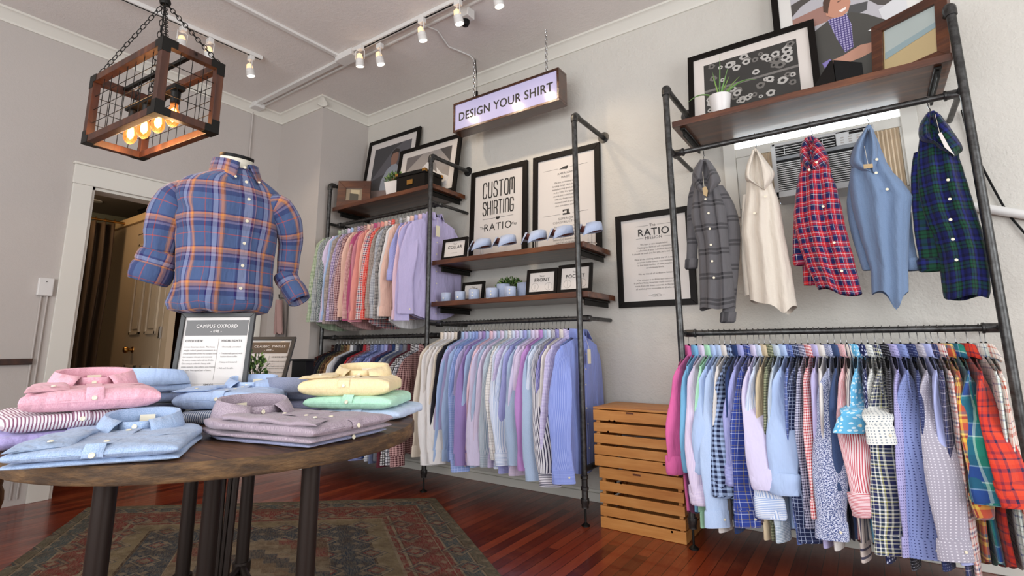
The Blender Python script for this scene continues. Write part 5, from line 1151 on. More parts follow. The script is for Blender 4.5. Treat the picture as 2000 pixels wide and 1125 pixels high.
    if front:
        mb = MB(); rows = []; uv = []
        for i in range(18):
            z = lerp(-hem + .005, -.01, i / 17); off = .0
            rr_ = []
            for k, yy in enumerate((-.018, -.017, .017, .018)):
                v = min(1, max(0, (z + hem) / (hem + .008))) ** (1 / .93); xx = th * (1 - .38 * v ** 14) * (1.15 - .15 * v) + A * (1 - v * .85) * sin(kx * yy + ph) + A * .6 * sin(9 * v + ph2) * (1 - v) + (.03 * v ** 5 * (1 - abs(yy) / .07)) + (.003 if 0 < k < 3 else 0)
                rr_.append(Vector((xx, yy, z)))
            rows.append(rr_); uv.append([(q * .3, z) for q in (-.018, -.017, .017, .018)])
        mb.grid(rows, uv); mb.build('button_placket', mat, t, ang=30)
        mb = MB()
        for i in range(7):
            p = rows[int(1.5 + i * 2.4)]; mb2 = MB(); button(mb2, (p[1] + p[2]) / 2 + Vector((.0005, 0, 0)), (1, 0, 0), .0055); mb2.build('button', M_BTN, t)
    if tagc:
        MB().box((.085 if front else .03, -.03 if front else -.05, -.115), (.0015, .038, .085)).build('paper_tag', M_TAG, t, False)
        MB().tube([(.05, -.01, .0), (.08, -.028, -.05), (.085, -.03, -.075)], .0009, 5).build('tag_string', M_BTN, t)
    return t

RACKN = {'R': 'right rack', 'M': 'middle bay', 'L': 'upper left bay', 'LL': 'lower left bay'}
def desc(k): return P[k][0]
def do_rack(code, zr, items):
    """items: (x, pattern, options)"""
    n = len(items); nm = RACKN[code]; seen = set()
    for i, (x, k, o) in enumerate(items):
        o = dict(o); kd = o.get('kind', 'long'); sl = {'long': 'long-sleeved', 'rolled': 'sleeve-rolled'}[kd]
        a = desc(items[i - 1][1]) if i else None; b = desc(items[i + 1][1]) if i < n - 1 else None
        if a is None: pos = f'at the left end of the {nm} rail'
        elif b is None: pos = f'at the right end of the {nm} rail'
        else: pos = f'on {nm} rail between {a} and {b} ones'
        lab = o.pop('label', None) or f'{desc(k)} {sl} shirt {pos}'
        ws = lab.split()
        if len(ws) > 16: lab = f'{desc(k)} shirt on {nm} rail between {a} and {b} ones'
        if len(lab.split()) > 16: lab = ' '.join(lab.replace(' shirt on ', ' shirt, ').replace(' rail between', ' between').split()[:16])
        mat = P[k][1](); sd = hash((code, i)) % 1000 if 0 else (len(code) * 97 + i * 13)
        rack_shirt(x, zr, mat, sd, label=lab, group=f'shirts hanging on the {nm} rail', **o)
        bb = f'next to {a} one' if a else 'at the left end'
        put_hanger(x, zr, o.get('rz', 0), ' '.join(f'hanger for {desc(k)} shirt right of {a} one, {nm}'.split()[:16]) if a else f'hanger for {desc(k)} shirt at left end of {nm} rail', f'black hangers on the {nm} rail')

YS = 2.62
def S(px, py, y=YS): return at(px, py, 'y', y)
R_ = []
def cx(px, z=.97): return at(px, 687, 'y', YR).x
# right rack lower rail: collar column, pattern, options (near cuff end in the photo)
data = [
 (1346, 'pink', 'rolled', (1322, 925), 40), (1361, 'sky', 'rolled', (1352, 920), 35), (1374, 'palelav', 'rolled', (1376, 985), 60), (1386, 'mint', 'long', None, 20), (1396, 'paleblue', 'rolled', (1383, 925), 70),
 (1407, 'paleblue2', 'long', (1402, 1030), 55), (1417, 'offwhite', 'long', None, 15), (1428, 'navyging', 'rolled', (1419, 970), 55), (1438, 'navy', 'long', None, 15), (1449, 'peri', 'rolled', (1446, 948), 65),
 (1462, 'bluegold', 'long', (1462, 1030), 60), (1474, 'lavwhite', 'rolled', (1497, 955), 60), (1484, 'bluewstripe', 'rolled', (1507, 1012), 65), (1495, 'tan', 'long', None, 20), (1506, 'olivecheck', 'long', None, 20), (1518, 'bluewstripe2', 'long', None, 20), (1532, 'paleblue', 'rolled', (1533, 965), 80),
 (1544, 'blueplaid', 'long', None, 15), (1556, 'navygrid', 'long', (1587, 1060), 50), (1567, 'navywcheck', 'long', (1592, 1030), 30), (1580, 'redging', 'long', (1600, 1010), 20), (1593, 'lav', 'long', None, 15), (1604, 'offwhite', 'long', None, 15),
 (1619, 'floralw', 'long', (1628, 1055), 82), (1632, 'navy2', 'rolled', (1658, 960), 40), (1645, 'redstripe', 'rolled', (1697, 1008), 60), (1656, 'brownstripe', 'long', None, 10), (1670, 'skyflower', 'long', (1672, 850), 75),
 (1685, 'navyflower', 'long', None, 15), (1697, 'whitedot', 'long', (1722, 868), 60), (1712, 'multiplaid', 'long', (1744, 1085), 65), (1728, 'blackdot', 'long', None, 20), (1744, 'lavdot', 'long', (1780, 1085), 25),
 (1761, 'bluedot', 'long', (1813, 1092), 75), (1780, 'navydot', 'long', None, 20), (1796, 'greydash', 'long', (1868, 1096), 60), (1812, 'lavplain', 'long', (1895, 1100), 40), (1823, 'navyplaid', 'long', None, 15), (1837, 'rwbplaid', 'long', None, 15),
 (1852, 'yellowplaid', 'rolled', (1925, 1010), 35), (1870, 'tealplaid', 'rolled', (1942, 985), 75), (1893, 'redplaid', 'rolled', (1990, 990), 60), (1919, 'whiteplaid', 'long', None, 20), (1944, 'orangeplaid', 'long', None, 20)]
items = []
for i, (px, k, kd, e, al) in enumerate(data):
    x = cx(px); o = dict(kind=kd, alpha=al)
    if e is not None:
        yy = YS - (.05 if al > 50 else .02) - .012 * (i % 3); p = S(e[0], e[1], yy); 
        if kd == 'long': p = p + Vector((0, 0, .07))
        o['sleeve'] = p; o['wl'] = .058 if al > 45 else .05
    else: o['kind'] = 'long'
    items.append((min(x, XR1 - .05), k, o))
# a few twins get their own look words in the label
items[4][2]['label'] = 'pale blue shirt with turned-back cuff, between mint green and soft blue oxford ones'
items[16][2]['label'] = 'pale blue shirt with wide turned-back cuff, left of the blue plaid one'
items[6][2]['label'] = 'off-white shirt on right rack between soft blue oxford and big gingham ones'
items[22][2]['label'] = 'off-white shirt on right rack just left of the white and navy floral'
do_rack('R', Z_R, items)

# middle bay
mk = ['cream', 'white', 'offwhite', 'white', 'cream', 'charcoal', 'ltblue', 'lav', 'ltblue', 'bluecheck', 'blue', 'lav2', 'purple', 'ltblue', 'palepink', 'lavwhite', 'bluegrey', 'palelav', 'bluewstripe2', 'whitegrid', 'hairline', 'lavcheck', 'bluewstripe', 'peri', 'bluegrey', 'lavwhite', 'palelav', 'orchid', 'bluegrey', 'hairline', 'bwstripe', 'violetstripe', 'offwhite', 'lavcheck']
items = []; n = len(mk); rr = random.Random(11)
for i, k in enumerate(mk):
    x = lerp(-2.575, -1.545, (i / (n - 1)) ** .96); o = dict(alpha=18 + rr.uniform(-8, 22), kind='long', rz=rr.uniform(-3, 3))
    hero = {1: (838, 905, 55), 3: (868, 905, 50), 9: (940, 925, 40), 12: (905, 905, 30), 15: (930, 905, 50), 19: (975, 895, 50), 20: (985, 905, 35), 24: (1010, 905, 50), 27: (1030, 915, 60), 28: (1045, 935, 45), 30: (1078, 948, 60)}.get(i)
    if hero: p = at(hero[0], hero[1], 'y', YS - .03); o['sleeve'] = Vector((max(x - .04, min(x + .10, p.x)), p.y, max(.27, p.z + .06))); o['alpha'] = hero[2]; o['wl'] = .058
    items.append((x, k, o))
items.append((-1.475, 'facestripe', dict(rz=-4, sleeve=Vector((-1.445, YS - .03, .33)), alpha=50, kind='long', front=True, tagc=True, wl=.062, label='bright blue striped shirt with paper tag facing out at middle bay right end')))
def uniq(items, nm):
    c = {}
    for i, (x, k, o) in enumerate(items):
        if 'label' in o: continue
        a = desc(items[i - 1][1]) if i else None; b = desc(items[i + 1][1]) if i < len(items) - 1 else None
        if a and b: o['label'] = f'{desc(k)} shirt between {a} and {b} ones, {nm}'
        if a and b and len(o['label'].split()) > 16: o['label'] = f'{desc(k)} shirt right of {a} one, {nm}'
uniq(items, 'middle rail'); do_rack('M', Z_M, items)

# upper left bay
lk = ['greencheck', 'greycheck', 'greyprint', 'palelav', 'ltblue', 'taupegrid', 'purpleging', 'plumging', 'wine', 'peach', 'pinkcheck', 'rose', 'rose2', 'salmon', 'peach', 'rednavy', 'redgrid', 'taupegrid', 'greygrid', 'blackcheck', 'white', 'peach', 'peri', 'palepink', 'lav']
items = []; n = len(lk)
for i, k in enumerate(lk):
    x = lerp(-3.83, -2.79, i / (n - 1)); o = dict(alpha=20 + rr.uniform(-10, 25), kind='rolled' if i in (22,) else 'long', rz=rr.uniform(-3, 3), hem=.78 + .07 * (i % 5 == 0))
    if i in (0, 3, 7, 11, 15, 18, 24): o['alpha'] = 50; o['wl'] = .058
    items.append((x, k, o))
items.append((-2.715, 'lav2', dict(rz=-8, front=True, tagc=True, alpha=30, kind='long', wl=.058, label='dusty lavender shirt with tag facing out at right end of upper left rail')))
uniq(items, 'upper left rail'); do_rack('L', Z_L, items)

# lower left bay
dk = ['redblack', 'black', 'charcoal', 'oliveplaid', 'brownplaid', 'camel', 'white2', 'grey', 'charcoal', 'black', 'red', 'burg', 'navycheck', 'bluecheck2', 'nbstripe', 'bluestripe', 'peri', 'navyred', 'navy', 'greygrid', 'slate', 'grey', 'maroon', 'bwdiamond', 'whitepane', 'maroonchk']
items = []; n = len(dk)
for i, k in enumerate(dk):
    items.append((lerp(-3.84, -2.79, i / (n - 1)), k, dict(alpha=20 + rr.uniform(-8, 20), kind='long', rz=rr.uniform(-3, 3), hem=.74)))
uniq(items, 'lower left rail'); do_rack('LL', Z_LL, items)
# ------------------------------------------------------------------ five shirts hung by the collar
def pinned(label, mat, cs, rows, flaps, sleeves, hook, btns, seed, ypl=2.84, dmax=.07, extra=None, slant=(0, 0, 0, .5)):
    x0, y0, s = cs; cv = lambda p: (x0 + p[0] / s, y0 + p[1] / s)
    r = random.Random(seed); ph = r.uniform(0, 6)
    hx = at(*hook, 'y', YR); O = (hx.x, YR, Z_RU - .12)
    t = thing('hung_flannel_shirt', label, 'shirt', O, group='shirts hung by the collar on the upper rail')
    # dense rows
    P_ = []
    ys = [q[0] for q in rows]; n = 34
    for i in range(n):
        yy = ys[0] + (ys[-1] - ys[0]) * i / (n - 1); k = max(j for j in range(len(ys) - 1) if ys[j] <= yy + 1e-6); f = (yy - ys[k]) / (ys[k + 1] - ys[k]); f2 = f * f * (3 - 2 * f) * .5 + f * .5
        l_ = lerp(rows[k][1], rows[k + 1][1], f2); r_ = lerp(rows[k][2], rows[k + 1][2], f2); a = at(*cv((l_, yy)), 'y', ypl); b = at(*cv((r_, yy)), 'y', ypl)
        c = (a + b) / 2; hw = abs(b.x - a.x) / 2; d = min(dmax, .018 + hw * .55) * (.55 + .45 * min(1, i / 10)); row = []
        for q_ in range(48):
            q = 2 * pi * q_ / 48; fo = 1 + .20 * sin(5 * cos(q) * 1.7 + ph + i * .09) * min(1, i / 8) * abs(sin(q)) ** .5
            row.append(Vector((c.x + hw * cos(q), ypl - .0 - d * (abs(sin(q)) ** .8) * (1 if sin(q) > 0 else -1) * fo, c.z + .008 * sin(q * 3 + ph) * (i / n) ** 3 - (i / (n - 1)) ** 5 * (lerp(slant[0], slant[2], .5 + .5 * cos(q)) + slant[1] * math.exp(-((.5 + .5 * cos(q) - slant[3]) / .16) ** 2)) * .0011)))
        P_.append((row, hw))
    mb = MB(O); uv = [[((hw * 1.2 + .04) * cos(2 * pi * k / 48) * (1 if k <= 24 else -1), rw[0].z) for k in range(49)] for rw, hw in P_]
    mb.grid([rw for rw, _ in P_], uv, True, flip=True); mb.build('shirt_body', mat, t, ang=80)
    # collar flaps and inside of the neck
    oL, iL, iR, oR = [[cv(p) for p in f] for f in flaps]
    def sheet(A, B, ya, yb, nm, bul=.02):
        m_ = 9; A3 = catmull([at(*p, 'y', ya) for p in A], 14); B3 = catmull([at(*p, 'y', yb) for p in B], 14); g = []; u = []
        for i in range(14):
            g.append([A3[i].lerp(B3[i], j / (m_ - 1)) + Vector((0, -bul * sin(pi * j / (m_ - 1)), 0)) for j in range(m_)]); u.append([(g[-1][j].x * 1.0 + g[-1][j].z * .6, g[-1][j].z - g[-1][j].x * .6) for j in range(m_)])
        return MB(O).grid(g, u).build(nm, mat, t, ang=80, solid=.0016)
    f0 = ypl - .075
    ap = cv((0, 0))
    sheet(oL, iL, f0 + .045, f0, 'collar_leaf'); sheet(iR, oR, f0, f0 + .045, 'collar_leaf'); sheet(iL, iR, f0 + .012, f0 + .012, 'neck_lining', -.03)
    for pts, w_, cuffd in sleeves:
        pa = [at(*cv(p), 'y', ypl + .0 + (p[2] if len(p) > 2 else 0)) for p in pts]; pa = catmull(pa, 10); rows_, uv_ = ribbon_tube(pa, [w_ * (1.1 - .2 * i / 9) for i in range(10)], .022, [80] * 10, 18, .004, ph)
        mb = MB(O); mb.grid(rows_, uv_, True); sl = mb.build('sleeve', mat, t, ang=75)
        if cuffd:
            d = (pa[-1] - pa[-3]).normalized(); cp = [pa[-1] - d * .055, pa[-1] - d * .05, pa[-1] - d * .005, pa[-1] + d * .003]
            rows_, uv_ = ribbon_tube(cp, [w_ * 1.0, w_ * 1.16, w_ * 1.14, w_ * .9], [.022, .03, .03, .02], [80] * 4, 18); uv_ = [[(b, a) for a, b in q] for q in uv_]
            mb = MB(O); mb.grid(rows_, uv_, True); mb.build('rolled_cuff', mat, sl, ang=60)
    for p in btns:
        mb = MB(O); q = at(*cv(p), 'y', ypl - dmax * 1.14); button(mb, q, (.1, -1, 0), .0062); mb.build('button', M_BTN, t)
    # hook
    top = Z_RU + .0145
    pth = [Vector((hx.x, YR + .017 * cos(radians(q)), Z_RU + .0175 * sin(radians(q)))) for q in range(170, -61, -20)] + [Vector((hx.x, YR + .012, Z_RU - .03)), Vector((hx.x + .004, YR, Z_RU - .05)), Vector((hx.x - .002, YR - .012, Z_RU - .075))]
    hk = MB().tube(pth, .0022, 6).build('wire_hook', M_CHROME); tag(hk, 'bent wire hook holding ' + label.split(' hung')[0], 'hook', 'wire hooks on the upper rail')
    if extra: extra(t, O, cv, ypl)
    return t
F1 = fabric('plaid', [(0, '4c4a52')], .2, [(0, '5a5860'), (.30, '25242c'), (.36, '5a5860'), (.42, '25242c'), (.48, '55535b'), (.8, '66646c'), (.84, '55535b')])
F1 = fabric('plaid', [(0, '605e60'), (.48, '343336'), (.6, '605e60')], .13, [(0, '5e5c5e'), (.30, '131215'), (.40, '5e5c5e'), (.46, '131215'), (.56, '5e5c5e')])
F2 = fabric('oxford', 'd6cdbf', 'cdc3b4')
F3 = fabric('plaid', [(0, 'bb2226'), (.16, 'e8e0e4'), (.19, 'bb2226'), (.34, '141c4c'), (.78, 'e8e0e4'), (.81, '141c4c'), (.9, 'bb2226')], .052)
F4 = fabric('oxford', '647a98', '7589a5')
F5 = fabric('plaid', [(0, '141a50'), (.22, '0b1418'), (.3, '12402c'), (.42, '0b1418'), (.48, '12402c'), (.62, '0b1418'), (.7, '1c2266'), (.85, '0c1030')], .085)
def paper(pts, mat=M_KRAFT):
    def f(t, O, cv, ypl):
        P_ = [at(*cv(p), 'y', ypl - .10) for p in pts]; mb = MB(O); b_ = [p + Vector((0, .0012, 0)) for p in P_]; n = len(P_)
        mb.add(P_ + b_, [tuple(range(n)), tuple(range(n, 2 * n))[::-1]] + [(i, n + i, n + (i + 1) % n, (i + 1) % n) for i in range(n)]); mb.build('paper_tag', mat, t, False)
        c = (P_[0] + P_[1]) / 2; MB(O).tube([c, c + Vector((-.004, .01, .09))], .0008, 5).build('tag_string', M_BTN, t)
    return f
C2 = (1320, 200, 2.556); C3 = (1620, 160, 2.345)
pinned('charcoal and black striped flannel shirt hung by its collar, leftmost of five', F1, C2,
    [(284, 136, 150), (310, 112, 175), (360, 92, 196), (420, 90, 212), (480, 82, 236), (560, 78, 262), (640, 95, 268), (700, 112, 272), (800, 118, 285), (900, 121, 294), (1000, 122, 298), (1030, 122, 298)],
    [[(120, 290), (92, 330), (80, 385), (98, 430), (160, 474)], [(138, 290), (128, 330), (120, 380), (130, 425), (160, 471)], [(148, 290), (162, 330), (170, 380), (170, 425), (161, 471)], [(166, 288), (196, 330), (224, 388), (208, 415), (162, 476)]],
    [([(110, 400), (88, 480), (84, 600), (82, 720), (76, 830)], .030, True), ([(200, 420), (250, 500), (282, 600), (288, 720), (276, 900), (258, 1098)], .034, True)],
    (1373, 292), [(148, 483), (163, 553), (169, 631), (175, 711), (181, 793), (190, 875)], 1, extra=paper([(132, 428), (150, 418), (160, 440), (155, 470), (138, 462)]))
pinned('cream shirt with flap pockets hung by its collar near the window unit', F2, C2,
    [(232, 390, 402), (260, 378, 418), (320, 358, 452), (380, 352, 470), (430, 352, 488), (500, 344, 514), (560, 336, 526), (650, 327, 540), (750, 345, 560), (850, 356, 580), (930, 366, 592), (990, 372, 602)],
    [[(384, 240), (352, 320), (348, 385), (385, 408), (440, 438)], [(392, 240), (374, 310), (368, 370), (395, 402), (440, 434)], [(402, 240), (424, 310), (432, 370), (438, 402), (442, 434)], [(412, 240), (458, 300), (493, 352), (476, 402), (444, 440)]],
    [([(365, 460, .03), (358, 600, .03), (356, 750, .03), (362, 860, .03), (370, 965, .03)], .028, False)], (1475, 272), [(446, 470), (392, 553)], 2, slant=(0, 45, 25, .75))
pinned('red and navy plaid shirt hung by its collar, in the middle of five', F3, C2,
    [(172, 655, 685), (200, 636, 712), (260, 620, 742), (320, 622, 768), (380, 606, 782), (450, 597, 808), (550, 586, 832), (620, 594, 846), (700, 612, 868), (800, 645, 893), (900, 690, 918), (945, 712, 930)],
    [[(645, 180), (620, 230), (622, 280), (640, 320), (668, 345)], [(658, 182), (648, 230), (650, 270), (660, 300), (672, 334)], [(688, 182), (692, 230), (690, 270), (685, 300), (680, 334)], [(706, 180), (738, 220), (764, 280), (750, 312), (700, 342)]],
    [([(640, 420, .03), (625, 540, .03), (616, 660, .03), (614, 740, .02), (622, 812, .02)], .028, True), ([(660, 600, .04), (668, 700, .05), (674, 800, .05), (680, 912, .05)], .04, False)],
    (1583, 246), [(703, 299), (665, 337), (735, 520), (790, 700), (828, 842)], 3, slant=(-20, 10, 20, .5))
pinned('blue chambray shirt with chest pocket hung by its collar', F4, C3,
    [(200, 170, 188), (230, 150, 205), (300, 118, 232), (370, 98, 258), (430, 90, 292), (480, 92, 340), (545, 98, 386), (600, 112, 376), (700, 140, 368), (780, 165, 364), (860, 188, 362), (930, 190, 364), (965, 192, 364)],
    [[(165, 215), (115, 290), (92, 370), (120, 402), (186, 424)], [(174, 215), (145, 290), (138, 350), (160, 388), (194, 414)], [(184, 215), (194, 270), (194, 330), (190, 365), (200, 414)], [(192, 215), (216, 280), (224, 360), (216, 392), (206, 430)]],
    [([(125, 450, .04), (112, 560, .04), (128, 680, .04), (155, 780, .03), (180, 862, .03)], .028, False), ([(340, 600, .03), (350, 700, .03), (366, 790, .03), (382, 862, .03)], .026, True)],
    (1693, 222), [(217, 355), (214, 417), (264, 492)], 4, extra=paper([(155, 378), (198, 374), (200, 392), (158, 398)]), slant=(0, 60, 5, .62))
pinned('navy and green tartan shirt hung by its collar, rightmost of five', F5, C3,
    [(136, 462, 482), (170, 425, 520), (240, 410, 565), (300, 402, 590), (360, 398, 596), (430, 398, 618), (500, 402, 640), (580, 420, 664), (640, 440, 684), (700, 470, 702), (800, 498, 724), (900, 510, 736), (960, 518, 738), (990, 524, 728)],
    [[(445, 145), (412, 200), (415, 265), (470, 288), (545, 338)], [(460, 145), (446, 200), (450, 250), (490, 276), (548, 325)], [(482, 145), (502, 200), (525, 260), (545, 292), (560, 330)], [(496, 145), (560, 220), (610, 300), (592, 330), (566, 347)]],
    [([(440, 320, .02), (424, 420, .01), (428, 560), (440, 700), (456, 790), (466, 866)], .040, True)], (1812, 198),
    [(543, 449), (551, 537), (554, 631), (565, 721), (581, 815)], 5, extra=paper([(498, 238), (512, 230), (545, 290), (574, 338), (528, 300)], M_PAPER))

# ------------------------------------------------------------------ mannequin with plaid shirt
A = dep(449, 450, 2.13); toc = Vector((-A.x, -A.y, 0)).normalized(); rgt = Vector((RT.x, RT.y, 0)).normalized(); fr = (toc * cos(radians(33)) + rgt * sin(radians(33))).normalized()
rzM = atan2(fr.x, -fr.y); zhem = dep(438, 606, 2.13).z
t = thing('mannequin_torso', 'cream torso mannequin with black neck cap and stand on the round table', 'mannequin', (A.x, A.y, TZ), (0, 0, rzM))
zb = zhem - TZ                                             # hem height above the table
M_MAN = fabric('plaid', [(0, '45577c'), (.14, 'a0462e'), (.165, '45577c'), (.34, '2a2358'), (.39, '8a92b0'), (.53, '3a2a5c'), (.57, '8a6a78'), (.62, 'c8834a'), (.70, '8a6450'), (.75, '45577c')], .132,
    [(0, '45577c'), (.12, 'b04a30'), (.145, '45577c'), (.32, '211c50'), (.46, '7a6a84'), (.52, '4a1c3c'), (.57, '9a6c58'), (.66, 'c97f45'), (.72, '2a2358'), (.76, '45577c')])
MB().lathe([(.11, 0), (.115, .006), (.09, .014), (.02, .022)], (0, 0, 0), 30).build('stand_base', M_BLACKM, t)
MB().tube([(0, 0, .02), (0, 0, zb + .05)], .016, 14).build('stand_pole', M_BLACKM, t)
MB().lathe([(.001, -.02), (.07, -.02), (.085, .0), (.09, .03)], (0, 0, zb + .02), 24).build('torso_base', M_BLACKP, t)
nk = Vector((.0, .005, zb + .60))
rows = []
for i, (z, ra, rb_, oy) in enumerate(((.50, .10, .07, 0), (.56, .075, .068, .0), (.59, .066, .062, .003), (.61, .063, .060, .0), (.636, .064, .060, -.006))): rows.append([Vector((ra * cos(2 * pi * k / 28), rb_ * sin(2 * pi * k / 28) + oy, zb + z + (.012 * sin(2 * pi * k / 28) if i == 4 else 0))) for k in range(28)])
MB().grid(rows, [[(k * .02, q) for k in range(29)] for q in range(5)], True).build('neck', M_MANN, t)
r2 = [p + Vector((0, 0, .0)) for p in rows[-1]]; r3 = [Vector((p.x * 1.03, p.y * 1.03, p.z + .004)) for p in r2]; r4 = [Vector((p.x * 1.03, p.y * 1.03, p.z + .014)) for p in r2]
mb = MB(); mb.grid([r2, r3, r4], [[(0, 0)] * 29] * 3, True); mb.add(r4, [tuple(range(28))]); mb.build('neck_cap', M_BLACKP, t, ang=30)
sh = thing('plaid_display_shirt', 'blue and orange plaid button-down shirt worn by the table mannequin', 'shirt', (A.x, A.y, TZ), (0, 0, rzM))
secs = [(-.004, .08, .06), (-.012, .14, .10), (-.004, .172, .128), (.02, .184, .138), (.07, .181, .136), (.15, .176, .130), (.24, .180, .134), (.33, .192, .140), (.40, .202, .142), (.45, .206, .134), (.49, .200, .118), (.52, .175, .102), (.545, .128, .090), (.565, .090, .082), (.582, .072, .073)]
def sec(zz):
    for i in range(len(secs) - 1):
        a, b = secs[i], secs[i + 1]
        if a[0] <= zz <= b[0] and i >= 2: f = (zz - a[0]) / (b[0] - a[0]); return lerp(a[1], b[1], f), lerp(a[2], b[2], f)
    return secs[-1][1:]
lv = [0, 1, 2, 3] ; Z_ = [secs[0], secs[1], secs[2], secs[3]] + [(z,) + sec(z) for z in [.035 + .0155 * i for i in range(33)]] + [secs[-2], secs[-1]]
Z_ = [q for q in Z_ if q[0] <= .582]
K_ = 96; rows = []; uv = []
def tp(zz, ra, rb_, q, i=9):
    c_, s_ = cos(q), sin(q); ex = .82; x = ra * (abs(c_) ** ex) * (1 if c_ > 0 else -1); y = rb_ * (abs(s_) ** ex) * (1 if s_ > 0 else -1)
    low = max(0, 1 - zz / .25); w_ = .007 * low * sin(9 * q + 2) + .004 * sin(5 * q + zz * 22) + .006 * max(0, 1 - abs(zz - .38) / .12) * sin(q * 4 + zz * 60) * (abs(c_) ** 2)
    dr = .010 * sin(zz * 30 + 3 * q) * (low ** .5) * .6
    k = 1 + (w_ + dr) / .18
    return Vector((x * k, y * k, zb + zz - .010 * low * (1 + sin(6 * q)) * .5 * (1 if zz < .03 else 0)))
for i, (z, ra, rb_) in enumerate(Z_):
    rows.append([tp(z, ra, rb_, -pi / 2 + 2 * pi * k / K_, i) for k in range(K_)]); uv.append([((k - K_ / 2 if 0 else k) / K_ * 1.22, z + (-.03 * (3 - i) if i < 3 else 0)) for k in range(K_ + 1)])
mb = MB(); mb.grid(rows, uv, True); mb.build('shirt_body', M_MAN, sh, ang=80)
# placket with buttons
def fp(x, z, lift): ra, rb_ = sec(z); q = -pi / 2 + x / .17; p = tp(z, ra, rb_, q); return p + Vector((0, -lift, 0))
g = []; u = []
for i in range(26):
    z = .03 + .545 * i / 25; g.append([fp(x, z, l_) for x, l_ in ((-.019, .0005), (-.0175, .004), (.0175, .004), (.019, .0005))]); u.append([(x + .06, z) for x in (-.019, -.0175, .0175, .019)])
MB().grid(g, u).build('button_placket', M_MAN, sh, ang=30)
for z in (.075, .165, .255, .345, .435, .515): mb = MB(); button(mb, fp(0, z, .0045), (0, -1, .05), .0065); mb.build('button', M_BTN, sh)
# collar
mb = MB(); s0 = []; s1 = []; s2 = []; s3 = []; us = []; pts = 44
for k in range(pts + 1):
    a = -pi / 2 + .20 + (2 * pi - .40) * k / pts; e = abs(k / pts - .5) * 2; x, y = cos(a), sin(a); e4 = e ** 4; up = .052 - .028 * e ** 2.2
    s0.append(Vector((.076 * x, .076 * y, zb + .570 + .004 * (1 - e)))); s1.append(Vector((.080 * x, .078 * y + .006, zb + .575 + up)))
    s2.append(Vector((.088 * x, .086 * y + .006, zb + .577 + up))); s3.append(Vector((.098 * x + .028 * e4 * (1 if x > 0 else -1), .094 * y - .022 * e4, zb + .560 - .042 * e4 - .004 * e))); us.append(k * .012)
mb.grid([s0, s1, s2, s3], [[(u_, h) for u_ in us] for h in (0, .045, .05, .10)]); col_ = mb.build('collar', M_MAN, sh, ang=50, solid=.002)
for k in (0, pts): mb = MB(); button(mb, s3[k] + Vector((0, -.003, .010)), (0.1 if k else -.1, -1, .2), .005); mb.build('button', M_BTN, col_)
mb = MB(); button(mb, Vector((0, -.083, zb + .583)), (0, -1, .2), .0065); mb.build('button', M_BTN, sh)
# sleeves
Minv = Matrix.Rotation(-rzM, 3, 'Z')
def toL(p): return Minv @ (p - Vector((A.x, A.y, TZ)))
def msleeve(pix, radii, cpix, crad, ph):
    pa = catmull([toL(dep(*p)) for p in pix], 16); n = 28; rows = []; uv = []; L = 0
    for i, p in enumerate(pa):
        d = (pa[min(i + 1, 15)] - pa[max(i - 1, 0)]).normalized(); x = d.cross(Vector((0, 1, 0))).normalized(); y = d.cross(x); f = i / 15 * (len(radii) - 1); k = min(int(f), len(radii) - 2); rr_ = lerp(radii[k], radii[k + 1], f - k)
        if i: L += (p - pa[i - 1]).length
        rows.append([p + (x * cos(2 * pi * k / n) * 1.0 + y * sin(2 * pi * k / n) * .9) * (rr_ * (1 + .035 * sin(3 * 2 * pi * k / n + i * .55 + ph) + .045 * sin(i * 1.7 + 2 * pi * k / n + ph) * (i / 15))) for k in range(n)]); uv.append([(k / n * 2 * pi * .065, -L) for k in range(n + 1)])
    s_ = MB().grid(rows, uv, True).build('sleeve', M_MAN, sh, ang=80)
    pc = [toL(dep(*p)) for p in cpix]; d = (pc[1] - pc[0]).normalized(); x = d.cross(Vector((0, 1, 0))).normalized(); y = d.cross(x); L = (pc[1] - pc[0]).length
    rows = []; uv = []
    for i, (s0_, r0) in enumerate(((.0, .80), (.03, .97), (.18, 1.02), (.36, 1.0), (.42, .93), (.47, 1.02), (.6, 1.08), (.85, 1.05), (.98, .96), (1.0, .84), (.9, .72), (.5, .68))):
        c = pc[0] + d * (L * s0_); rows.append([c + (x * cos(2 * pi * k / n) + y * sin(2 * pi * k / n) * .88) * (crad * r0 * (1 + .05 * sin(2 * 2 * pi * k / n + ph + i * .3) + .03 * sin(5 * 2 * pi * k / n + i))) for k in range(n)]); uv.append([(i * .02, k / n * .42) for k in range(n + 1)])
    MB().grid(rows, uv, True).build('rolled_cuff', M_MAN, s_, ang=75)
msleeve([(385, 375, 2.10), (345, 392, 2.06), (324, 430, 2.03), (314, 470, 2.01), (308, 508, 2.00)], [.060, .075, .068, .058, .052], [(314, 492, 2.0), (287, 552, 1.97)], .068, 0)
msleeve([(520, 400, 2.19), (543, 405, 2.21), (563, 440, 2.23), (567, 482, 2.25), (561, 535, 2.24)], [.035, .060, .058, .050, .043], [(555, 535, 2.24), (586, 588, 2.20)], .050, 2)

